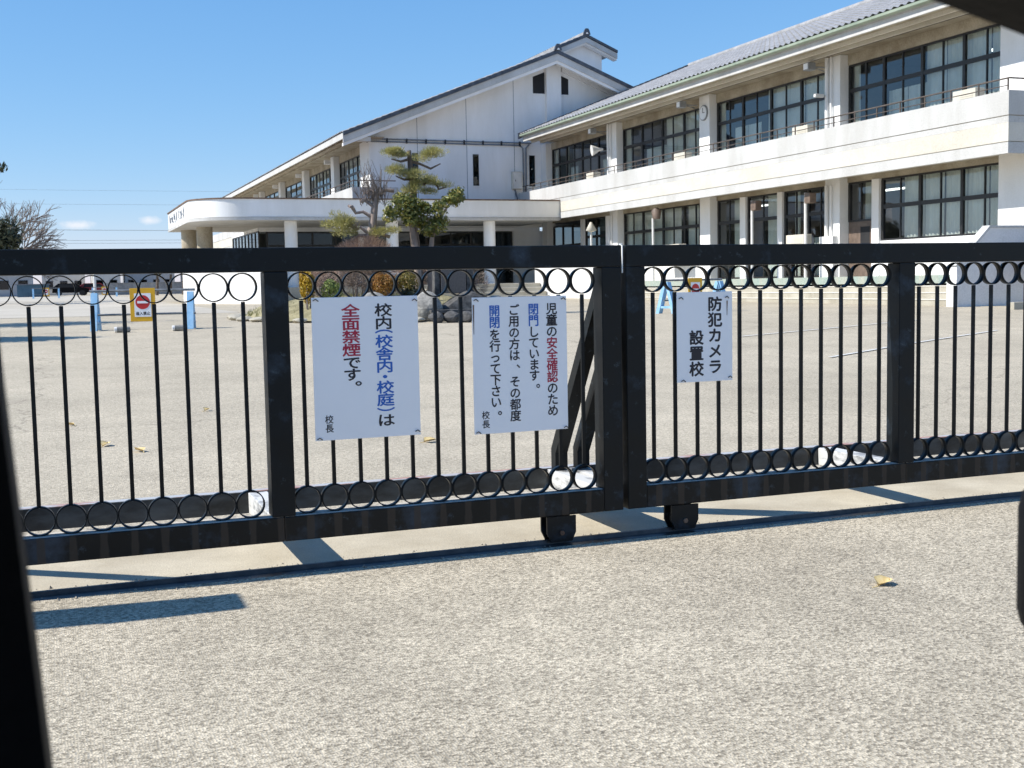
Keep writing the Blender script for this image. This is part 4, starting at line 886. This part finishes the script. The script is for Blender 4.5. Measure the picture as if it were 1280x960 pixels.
shrub('wide mound of leafless pinkish brown twigs under the pines', (7.02, 28.0, 1.78), (0.90, 0.7, 0.66), 'leafpink', 9000, 0.08, 'twig', 22)
shrub('rusty red twig bush beside the entrance steps', (8.6, 28.6, 1.5), (0.7, 0.6, 0.45), 'leafpink', 2500, 0.09, 'twig', 10)

# cloud-pruned pine
t = thing('pruned_pine', 'tall cloud pruned pine with tiered needle pads', 'pine tree', (8.25, 28, 0.8))
b = MB(); b.tube([(8.35, 28, 0.75), (8.30, 28, 1.8), (8.22, 28, 2.8), (8.26, 28, 3.4), (8.2, 28, 3.9), (8.17, 28, 4.42)], [0.13, 0.12, 0.10, 0.085, 0.07, 0.05], 9)
for pth in ([(8.18, 28, 4.22), (7.95, 27.95, 4.15), (7.70, 27.9, 4.20)], [(8.18, 28, 4.18), (8.45, 28, 4.10), (8.7, 28, 4.0), (8.95, 28, 4.12)], [(8.22, 28, 3.75), (8.0, 27.9, 3.72), (7.8, 27.9, 3.8)], [(8.22, 28, 3.72), (8.5, 27.9, 3.62), (8.75, 27.9, 3.72), (8.86, 27.9, 3.5), (9.05, 27.9, 3.55)], [(8.22, 28, 3.5), (8.0, 27.8, 3.4), (7.9, 27.7, 3.35)]): b.tube(pth, [0.04] + [0.028] * (len(pth) - 2) + [0.014], 6)
b.build('trunk', 'bark', t); b = MB()
for c, rd, n in (((7.68, 27.95, 4.33), (0.34, 0.3, 0.13), 1500), ((8.0, 27.95, 4.28), (0.16, 0.2, 0.08), 300), ((8.68, 27.95, 4.28), (0.42, 0.35, 0.16), 1900), ((7.82, 27.9, 3.90), (0.26, 0.25, 0.15), 1000), ((8.25, 27.75, 3.80), (0.36, 0.3, 0.15), 1400), ((8.55, 27.85, 3.66), (0.34, 0.3, 0.15), 1200), ((8.15, 27.75, 3.48), (0.30, 0.26, 0.16), 1000), ((8.98, 27.9, 3.58), (0.26, 0.2, 0.10), 500), ((8.62, 27.85, 3.42), (0.22, 0.2, 0.12), 500)): lumpy(b, c, (rd[0] * 1.15, rd[1] * 1.15, rd[2] * 1.3), int(n * 1.1), 0.075, 'needle', 13, 0.05)
b.build('crown', 'needle', t)
# broadleaf evergreen
t = thing('broadleaf_tree', 'small glossy leaved evergreen tree with two leaning trunks', 'tree', (8.3, 27.3, 0.85))
b = MB(); b.tube([(8.12, 27.3, 0.85), (8.10, 27.3, 1.7), (8.02, 27.3, 2.4), (7.9, 27.3, 2.9)], [0.095, 0.085, 0.07, 0.03], 8); b.tube([(8.42, 27.3, 0.85), (8.40, 27.3, 1.6), (8.48, 27.3, 2.35), (8.7, 27.3, 2.8), (8.95, 27.3, 3.15)], [0.075, 0.065, 0.055, 0.04, 0.02], 8); b.build('trunk', 'barkpale', t); b = MB()
for c, rd, n in (((7.72, 27.3, 2.95), (0.48, 0.4, 0.40), 900), ((8.0, 27.2, 3.12), (0.42, 0.4, 0.30), 800), ((8.1, 27.2, 2.72), (0.45, 0.4, 0.32), 800), ((8.5, 27.2, 2.95), (0.34, 0.35, 0.28), 550), ((8.72, 27.2, 2.68), (0.38, 0.35, 0.30), 650), ((8.95, 27.25, 3.18), (0.30, 0.3, 0.24), 450), ((9.08, 27.25, 3.32), (0.26, 0.28, 0.22), 380), ((7.45, 27.3, 2.75), (0.26, 0.3, 0.26), 300), ((8.35, 27.2, 2.45), (0.26, 0.3, 0.18), 260)): lumpy(b, c, (rd[0] * 1.12, rd[1] * 1.1, rd[2] * 1.1), int(n * 0.95), 0.052, 'leaf', 7, 0.15, 0.4)
b.build('crown', 'leafg', t)
# knuckled, hard-pruned pine with two living pads
t = thing('knuckled_pine', 'pale knotty hard pruned tree with stubby branches and two needle pads', 'tree', (7.3, 28.3, 0.85))
b = MB(); b.tube([(7.15, 28.3, 0.85), (7.12, 28.3, 1.7), (7.22, 28.3, 2.3), (7.30, 28.3, 2.65), (7.36, 28.3, 3.05), (7.42, 28.3, 3.42)], [0.13, 0.13, 0.12, 0.10, 0.085, 0.06], 9)
for pth in ([(7.22, 28.3, 2.45), (7.0, 28.3, 2.62), (6.9, 28.3, 2.55), (6.72, 28.3, 2.7)], [(7.25, 28.3, 2.4), (6.95, 28.3, 2.42), (6.8, 28.3, 2.3)], [(7.3, 28.3, 2.85), (7.08, 28.3, 2.98), (6.9, 28.3, 2.95), (6.82, 28.3, 3.08)], [(7.35, 28.3, 3.1), (7.15, 28.3, 3.25), (7.05, 28.3, 3.22)], [(7.42, 28.3, 3.4), (7.28, 28.3, 3.5), (7.2, 28.3, 3.42)], [(7.42, 28.3, 3.38), (7.65, 28.3, 3.5), (7.85, 28.3, 3.48)], [(7.25, 28.3, 2.38), (7.5, 28.3, 2.45), (7.72, 28.3, 2.38)]): b.tube(pth, [0.05] + [0.038] * (len(pth) - 2) + [0.045], 6)
for (x, z) in ((6.72, 2.72), (6.82, 3.1), (7.05, 3.24), (7.2, 3.44), (6.9, 2.6)):
    for _ in range(4): d = rnd_dir() * 0.12; b.tube([(x, 28.3, z), (x + d.x, 28.3 + d.y, z + d.z)], [0.035, 0.03], 5)
b.build('trunk', 'barkpale', t); b = MB()
for _ in range(90):
    x = random.uniform(7.0, 7.65); z = random.uniform(3.1, 3.5); d = Vector((random.uniform(-.35, .3), random.uniform(-.2, .2), random.uniform(.3, .8))); b.tube([(x, 28.3, z), (x + d.x * 0.5, 28.3 + d.y, z + d.z * 0.5), (x + d.x, 28.3 + d.y, z + d.z)], [0.009, 0.007, 0.004], 4, False)
b.build('twigs', 'twig', t); b = MB()
for c, rd, n in (((6.42, 28.2, 2.72), (0.42, 0.35, 0.22), 1900), ((6.65, 28.2, 2.5), (0.3, 0.3, 0.15), 800), ((7.6, 28.1, 2.5), (0.30, 0.28, 0.12), 800), ((7.3, 28.1, 2.45), (0.2, 0.2, 0.1), 300)): lumpy(b, c, (rd[0] * 1.15, rd[1] * 1.15, rd[2] * 1.3), int(n * 1.1), 0.075, 'needle', 13, 0.05)
b.build('crown', 'needle', t)

# shrub bed at the near end of the wing
t = thing('wing_end_shrub', 'brown leafed shrub beside the sloping side wall', 'shrub', (22.6, 22.4, 0.45)); b = MB(); b.tube([(22.6, 22.4, 0.45), (22.6, 22.4, 1.2)], [0.05, 0.03], 6); b.build('stem', 'twig', t); b = MB(); lumpy(b, (22.6, 22.3, 1.4), (0.75, 0.5, 0.75), 4200, 0.055, 'leaf', 14); b.build('foliage', 'leaforange', t)
t = thing('wing_end_grass', 'yellow green grass tuft at the foot of the brown shrub', 'plant', (21.9, 22.0, 0.45)); b = MB(); lumpy(b, (21.9, 22.0, 0.58), (0.8, 0.35, 0.22), 1500, 0.06, 'twig', 8); b.build('blades', 'leaffresh', t)
t = thing('low_kerb', 'low concrete kerb along the bed at the wing end', 'kerb', (22.5, 21.7, 0.4)); MB().box(20.5, 26.0, 21.5, 21.62, 0.2, 0.56, 0.01).build('kerb_face', 'stone', t)

# ------------------------------------------------------------------ barriers with no-entry boards
def barrier(loc, rz, label, text=True):
    t = thing('yard_barrier', label, 'barrier', loc, 'movable barriers in the yard'); x0, y0, z0 = loc
    out = []
    for s_ in (-1, 1):
        b = MB(); xx = x0 + s_ * 0.89
        b.prism([(y0 - 0.30, z0), (y0 - 0.20, z0), (y0 - 0.01, z0 + 0.66), (y0 - 0.01, z0 + 0.72), (y0 - 0.07, z0 + 0.72)], 'x', xx - 0.06, xx + 0.06); b.prism([(y0 + 0.20, z0), (y0 + 0.30, z0), (y0 + 0.07, z0 + 0.72), (y0 - 0.0095, z0 + 0.72), (y0 - 0.0095, z0 + 0.66)], 'x', xx - 0.06, xx + 0.06)
        out.append(b.build('trestle', 'blueplastic', t)); out.append(MB().box(xx - 0.05, xx + 0.05, y0 - 0.19, y0 + 0.19, z0 + 0.12, z0 + 0.17).build('cross_brace', 'blueplastic', t))
    for z, r_ in ((0.755, 0.024), (0.30, 0.020)): out.append(MB().tube([(x0 - 0.98, y0, z0 + z), (x0 + 0.98, y0, z0 + z)], r_, 8).build('bar', 'barpipe', t))
    bd = MB().box(x0 - 0.235, x0 + 0.235, y0 - 0.060, y0 - 0.045, z0 + 0.16, z0 + 0.80, 0.003).build('board', 'yellow', t)
    MB().box(x0 - 0.155, x0 + 0.155, y0 - 0.064, y0 - 0.0605, z0 + 0.25, z0 + 0.70).build('white_field', 'board', bd)
    n = 28; MB().prism([(x0 + 0.135 * math.cos(2 * math.pi * k / n), z0 + 0.53 + 0.135 * math.sin(2 * math.pi * k / n)) for k in range(n)], 'y', y0 - 0.067, y0 - 0.0642).build('red_disc', 'signred', bd)
    MB().box(x0 - 0.10, x0 + 0.10, y0 - 0.070, y0 - 0.0672, z0 + 0.508, z0 + 0.552).build('white_bar', 'board', bd)
    if text:
        for i, ch in enumerate('進入禁止'):
            me = glyph(ch, x0 - 0.102 + 0.068 * i, z0 + 0.315, 0.066, 0.072, 0.03); me.v = [(p[0], y0 - 0.0655 - p[1], p[2]) for p in me.v]; me.build('character', 'ink', bd)
    t.rotation_euler = (0, 0, rz); return t
barrier((1.66, 24.2, gz(24.2)), R(-11), 'blue barrier with yellow no entry board and two stones beside it')
barrier((13.95, 24.6, gz(24.6)), R(18), 'blue barrier with yellow board standing before the terrace steps')
barrier((-0.3, 96, gz(96)), R(0), 'distant barrier with yellow board before the blue shed', False); barrier((4.0, 100, gz(100)), R(0), 'distant barrier with yellow board before the grey block wall', False)
for i, (x, y) in enumerate(((1.22, 23.4), (2.25, 23.35))):
    t = thing('weight_stone', 'short grey stone with a pale end lying by the ' + ('left' if i == 0 else 'right') + ' foot of the blue barrier', 'stone', (x, y, gz(y)), 'stones by the barrier')
    t['label'] = 'grey weight stone broken in two beside the barrier' if i == 0 else 'whole grey weight stone with a pale end beside the barrier'
    b = MB(); z = gz(y) + 0.055; b.tube([(x - 0.10, y, z), (x + (0.0 if i == 0 else 0.13), y, z)], 0.055, 10)
    if i == 0: b.tube([(x + 0.02, y - 0.02, z), (x + 0.12, y + 0.02, z)], 0.055, 10)
    b.build('stone_roll', 'rock', t); MB().tube([(x - 0.145, y, z), (x - 0.1005, y, z)], 0.05, 10).build('pale_end', 'dirtywhite', t)

# ------------------------------------------------------------------ fallen leaves
def fallen(x, y, s_, label, rz):
    t = thing('fallen_leaf', label, 'leaf', (x, y, gz(y) + 0.006), 'fallen leaves on the paving'); n = 9; vs = []
    for k in range(n):
        a = k / (n - 1); w = s_ * 0.42 * math.sin(math.pi * min(1, a * 1.05)) * (1 + 0.2 * math.sin(9 * a)); vs += [(s_ * (a - .5), -w, 0.012 + 0.35 * w), (s_ * (a - .5), 0, 0.004), (s_ * (a - .5), w, 0.014 + 0.45 * w)]
    b = MB(); b.add(vs, [f for k in range(n - 1) for f in ((3 * k, 3 * k + 3, 3 * k + 4, 3 * k + 1), (3 * k + 1, 3 * k + 4, 3 * k + 5, 3 * k + 2))], True)
    o = link('blade', b.mesh('blade', 'dryleaf'), t, ORG[t.name]); b = MB(); b.tube([(-s_ * 0.5, 0, 0.004), (-s_ * 0.8, 0.01, 0.003)], 0.0025, 5); link('stalk', b.mesh('stalk', 'dryleaf'), t, ORG[t.name]); t.rotation_euler = (0.05, -0.08, rz)
fallen(2.978, 3.778, 0.09, 'single dry yellow leaf on the forecourt outside the gate', 0.4)
fallen(0.32, 9.16, 0.11, 'curled dry leaf on the yard, darker of the pair behind the gate', 1.2); fallen(0.53, 8.78, 0.10, 'flat pale dry leaf near the curled one behind the gate', 2.1); fallen(2.53, 8.33, 0.10, 'dry leaf seen between the two large notices', 0.2); fallen(0.10, 10.4, 0.07, 'tiny dark dry leaf farthest into the yard', 2.6); fallen(1.25, 10.9, 0.08, 'small pale dry leaf farther back in the yard', 1.0)

# ------------------------------------------------------------------ trees at the left
def branch(b, p, d, L, r_, depth, spread=0.55):
    q = p + d * L; mid = p + d * L * 0.5 + rnd_dir() * L * 0.07
    b.tube([p, mid, q], [r_, r_ * 0.85, r_ * 0.66], 5 if depth < 3 else 4, False)
    if depth <= 0: return
    for i in range(3 if depth > 1 else 4):
        nd = (d + rnd_dir() * spread * 1.5 + Vector((0, 0, 0.05))).normalized(); branch(b, p + (q - p) * random.uniform(0.55, 1.0), nd, L * random.uniform(0.58, 0.82), r_ * 0.58, depth - 1, spread)
random.seed(21)
t = thing('bare_cherry', 'wide leafless tree with fine drooping twigs at the yard edge', 'tree', (-2.6, 70, 0.65)); b = MB(); b.tube([(-3.6, 70, 0.6), (-3.6, 70, 1.8), (-3.5, 70, 2.5)], [0.30, 0.26, 0.22], 8)
for d in ((0.9, 0.1, 0.55), (0.95, -0.2, 0.22), (0.6, 0.2, 0.85), (-0.5, 0.2, 0.8), (-0.9, 0, 0.4), (0.1, 0.5, 0.95), (0.2, -0.6, 0.7), (0.8, 0.4, 0.35)): branch(b, Vector((-3.5, 70, 2.4)), Vector(d).normalized(), 2.05, 0.11, 4)
b.build('branches', 'twig', t)
t = thing('dark_evergreen', 'dense dark evergreen standing in front of the bare tree', 'tree', (-2.6, 64, 0.62)); b = MB(); b.tube([(-3.0, 64, 0.6), (-3.0, 64, 2.6)], [0.18, 0.12], 7); b.build('trunk', 'bark', t); b = MB()
lumpy(b, (-2.9, 64, 3.3), (2.1, 1.4, 1.5), 5200, 0.14, 'leaf', 22, 0.3); lumpy(b, (-2.4, 64, 3.9), (1.3, 1.2, 1.2), 3200, 0.22, 'twig', 14, 0.3); b.build('crown', 'leafdark', t)
t = thing('corner_evergreen', 'large leafy evergreen at the left edge of the yard', 'tree', (-4.6, 30, 0.5)); b = MB(); b.tube([(-4.9, 30, 0.45), (-4.85, 30, 2.2), (-4.7, 30, 3.8)], [0.22, 0.18, 0.10], 8); b.tube([(-4.8, 30, 3.0), (-3.2, 30, 3.6), (-1.5, 30, 3.95), (-1.0, 30, 4.02)], [0.08, 0.05, 0.025, 0.012], 6); b.build('trunk', 'bark', t); b = MB()
lumpy(b, (-4.7, 30, 4.6), (2.3, 2.0, 1.6), 4200, 0.10, 'leaf', 20); lumpy(b, (-2.4, 30, 3.95), (0.9, 0.7, 0.4), 700, 0.08, 'leaf', 8); leaves(b, (-1.0, 30, 4.05), (0.22, 0.15, 0.14), 26, 0.085, 'leaf', 0.2); b.build('crown', 'leafdark', t)
t = thing('clipped_evergreen', 'narrow clipped evergreen whose shadow lies across the yard', 'tree', (-3.9, 22.6, 0.4)); b = MB(); b.tube([(-3.9, 22.6, 0.35), (-3.9, 22.6, 3.0)], [0.13, 0.08], 7); b.build('trunk', 'bark', t); b = MB()
lumpy(b, (-3.9, 22.6, 3.0), (0.9, 0.85, 1.9), 4200, 0.09, 'leaf', 18, 0.2); leaves(b, (-3.9, 22.6, 3.0), (0.75, 0.7, 1.8), 2500, 0.1, 'leaf', 0.1); b.build('crown', 'leafdark', t)
for i, (x, y, w) in enumerate(((8.6, 108, 1.0), (9.9, 110, 1.3), (11.2, 112, 1.2))):
    t = thing('far_tree', ['slender dark tree at the end of the grey block wall', 'broad dark tree with a bare trunk beyond the yard', 'dark tree close to the white ramp wall'][i], 'tree', (x, y, 0.78), 'trees beyond the yard'); b = MB(); b.tube([(x, y, 0.75), (x + 0.1, y, 2.6)], [0.14, 0.1], 6); b.build('trunk', 'bark', t); b = MB(); lumpy(b, (x, y, 3.3), (w, 0.9, 1.0), 1400, 0.15, 'leaf', 12); b.build('crown', 'leafdark', t)

# ------------------------------------------------------------------ low houses, shed and walls beyond the yard
def house(x0, x1, y0, y1, h, wm, label, rm='hroof', ridge='x', nwin=3):
    z0 = 0.75; t = thing('distant_house', label, 'house', ((x0 + x1) / 2, y0, z0), 'houses beyond the schoolyard'); MB().box(x0, x1, y0, y1, z0, z0 + h).build('wall', wm, t); rh = 1.1
    if ridge == 'x': MB().prism([(y0 - 0.4, z0 + h), (y1 + 0.4, z0 + h), ((y0 + y1) / 2, z0 + h + rh)], 'x', x0 - 0.4, x1 + 0.4).build('roof', rm, t)
    else: MB().prism([(x0 - 0.4, z0 + h), (x1 + 0.4, z0 + h), ((x0 + x1) / 2, z0 + h + rh)], 'y', y0 - 0.4, y1 + 0.4).build('roof', rm, t)
    for k in range(nwin):
        xa = x0 + (x1 - x0) * (k + 0.25) / nwin; xb = x0 + (x1 - x0) * (k + 0.75) / nwin
        for zz in ((0.9, 2.0), (3.2, 4.2))[: 2 if h > 4 else 1]:
            w = MB().box(xa, xb, y0 - 0.06, y0 - 0.001, z0 + zz[0], z0 + zz[1]).build('window', 'frame', t); MB().box(xa + 0.07, xb - 0.07, y0 - 0.075, y0 - 0.0605, z0 + zz[0] + 0.07, z0 + zz[1] - 0.07).build('pane', 'glassdark', w)
house(-8.5, -2.0, 160, 167, 2.9, 'hwall2', 'low grey house with a pale blue roof behind the shed'); house(-1.0, 4.6, 178, 186, 4.4, 'hwall', 'two storey cream house behind the power pole', ridge='y'); house(5.4, 9.0, 172, 180, 4.6, 'hwall', 'tall white house with a dark gable roof', ridge='y', nwin=2); house(9.8, 16.5, 176, 184, 4.3, 'hwall2', 'wide grey house with a long dark roof', nwin=4); house(17.5, 24.5, 170, 178, 3.0, 'hwall', 'low cream house at the end of the row', nwin=3); house(-19, -11, 166, 174, 4.4, 'hwall', 'cream house half behind the dark evergreen', nwin=3)
t = thing('steel_shed', 'low dark blue corrugated storage shed at the yard edge', 'shed', (-1.5, 130, 0.78)); MB().box(-3.1, -0.1, 130, 133, 0.78, 2.0).build('shed_wall', 'shed', t); MB().box(-3.25, 0.05, 129.8, 133.2, 2.001, 2.08).build('shed_roof', 'hroof', t)
for k in range(12): MB().box(-3.0 + 0.25 * k, -2.93 + 0.25 * k, 129.96, 129.999, 0.8, 1.98).build('rib', 'shed', t)
t = thing('block_wall', 'long grey concrete block wall closing the far side of the yard', 'wall', (8, 140, 0.78)); MB().box(5.6, 14.0, 140, 140.2, 0.7, 2.05).build('wall_face', 'blockwall', t); MB().box(5.55, 14.05, 139.95, 140.25, 2.051, 2.13).build('capping', 'blockwall', t)
def car_far(x, y, mt, label):
    t = thing('distant_car', label, 'car', (x, y, 0.78), 'cars parked beyond the yard'); z = 0.78
    MB().prism([(x - 2.0, z + 0.35), (x + 2.0, z + 0.35), (x + 2.0, z + 0.8), (x + 1.2, z + 0.95), (x + 0.6, z + 1.42), (x - 1.3, z + 1.42), (x - 1.95, z + 0.95)], 'y', y, y + 1.6).build('body', mt, t); MB().prism([(x - 1.4, z + 0.95), (x + 0.95, z + 0.95), (x + 0.5, z + 1.35), (x - 1.2, z + 1.35)], 'y', y - 0.01, y - 0.001).build('side_glass', 'void', t)
    for dx in (-1.25, 1.25): MB().prism([(x + dx + 0.32 * math.cos(2 * math.pi * k / 14), z + 0.32 + 0.32 * math.sin(2 * math.pi * k / 14)) for k in range(14)], 'y', y - 0.03, y + 0.2).build('wheel', 'rubber', t)
car_far(2.2, 148, 'cartrim', 'black car parked far behind the yard'); car_far(5.0, 150, 'red', 'dark red car parked far behind the yard')
# power lines and their pole
t = thing('utility_pole', 'pale concrete utility pole among the distant houses', 'pole', (4.6, 140, 0.78)); MB().tube([(4.6, 140, 0.7), (4.6, 140, 5.4)], [0.16, 0.13], 8).build('shaft', 'whitemetal', t)
for i, (za, zb, r_) in enumerate(((7.6, 6.9, 0.018), (6.35, 6.25, 0.013), (6.1, 5.95, 0.013), (9.7, 9.6, 0.008), (11.0, 10.9, 0.007))):
    pts = [(-40 + 90 * k / 24, 120, za + (zb - za) * (k / 24) - 0.5 * (1 - (2 * k / 24 - 1) ** 2) * 0.6) for k in range(25)]
    b = MB(); b.tube(pts, r_, 5); tag(b.build('power_line', 'barpipe', None, (0, 120, za)), ['thickest dark power cable sagging low over the houses', 'upper cable of the close pair over the houses', 'lower cable of the close pair over the houses', 'thin faint cable well above the houses', 'thinnest topmost cable above the houses'][i], 'cable', 'power lines beyond the yard')

# ------------------------------------------------------------------ the small black car the photograph is taken from
CY = 0.58
t = thing('parked_car', 'small black car stopped outside the gate with its side window open', 'car', (0.2, -0.15, 0)); YR = -0.92
def side_prism(name, pts, y0, y1, mt='carpaint', par=t): return MB().prism(pts, 'y', y0, y1).build(name, mt, par)
body = MB().prism([(-1.55, 0.28), (2.05, 0.28), (2.12, 0.55), (2.02, 0.78), (1.25, 0.90), (1.15, 0.84), (-1.60, 0.84), (-1.62, 0.5)], 'y', YR, CY - 0.06)
BD = body.build('body', 'carpaint', t)
side_prism('door', [(-0.10, 0.30), (0.98, 0.30), (1.02, 0.80), (0.55, 0.83), (-0.12, 0.835)], CY - 0.055, CY + 0.03)
side_prism('rear_door', [(-1.0, 0.36), (-0.115, 0.30), (-0.135, 0.835), (-1.15, 0.835)], CY - 0.055, CY + 0.028)
for ys in ((CY - 0.05, CY + 0.012), (YR, YR + 0.06)):
    side_prism('centre_pillar', [(-0.145, 0.836), (0.0, 0.836), (-0.0425, 1.48), (-0.17, 1.48)], ys[0], ys[1], 'cartrim')
    side_prism('front_pillar', [(0.40, 1.387), (0.66, 1.325), (1.22, 0.905), (1.34, 0.905), (0.70, 1.41), (0.40, 1.47)], ys[0], ys[1], 'cartrim')
    side_prism('roof_rail', [(-1.45, 1.42), (0.399, 1.40), (0.399, 1.47), (-1.45, 1.49)], ys[0], ys[1], 'carpaint')
    side_prism('rear_pillar', [(-1.60, 0.845), (-1.36, 0.845), (-1.28, 1.398), (-1.45, 1.398)], ys[0], ys[1], 'carpaint')
MB().box(-1.45, 0.66, YR + 0.061, CY - 0.051, 1.475, 1.53, 0.015).build('roof', 'carpaint', t)
MB().prism([(1.22, 0.91), (1.235, 0.915), (0.72, 1.46), (0.70, 1.46)], 'y', YR + 0.07, CY - 0.06).build('windscreen', 'carglass', t)
bm_ = bmesh.new(); bmesh.ops.create_cube(bm_, size=1.0); bmesh.ops.bevel(bm_, geom=bm_.edges[:], offset=0.22, segments=4, affect='EDGES', profile=0.5); bm_.verts.index_update()
b = MB(); b.add([(0.893 + p.co.x * 0.18, CY + 0.17 + p.co.y * 0.22, 0.942 + p.co.z * 0.165) for p in bm_.verts], [[q.index for q in f.verts] for f in bm_.faces], True); bm_.free(); mr = b.build('door_mirror', 'cartrim', t)
MB().box(0.90, 0.96, CY + 0.0125, CY + 0.08, 0.86, 0.93, 0.01).build('mirror_foot', 'cartrim', mr)
for x in (-1.05, 1.45):
    for y in (CY - 0.13, YR + 0.0):
        n = 26; w = MB().prism([(x + 0.29 * math.cos(2 * math.pi * k / n), 0.29 + 0.29 * math.sin(2 * math.pi * k / n)) for k in range(n)], 'y', y, y + 0.14, True).build('tyre', 'rubber', t); MB().prism([(x + 0.18 * math.cos(2 * math.pi * k / n), 0.29 + 0.18 * math.sin(2 * math.pi * k / n)) for k in range(n)], 'y', y + (0.1405 if y > 0 else -0.01), y + (0.15 if y > 0 else -0.0005)).build('rim', 'greymetal', w)
for y in (YR + 0.12, CY - 0.36): MB().box(2.03, 2.105, y, y + 0.22, 0.55, 0.70, 0.02).build('headlight', 'board', t)
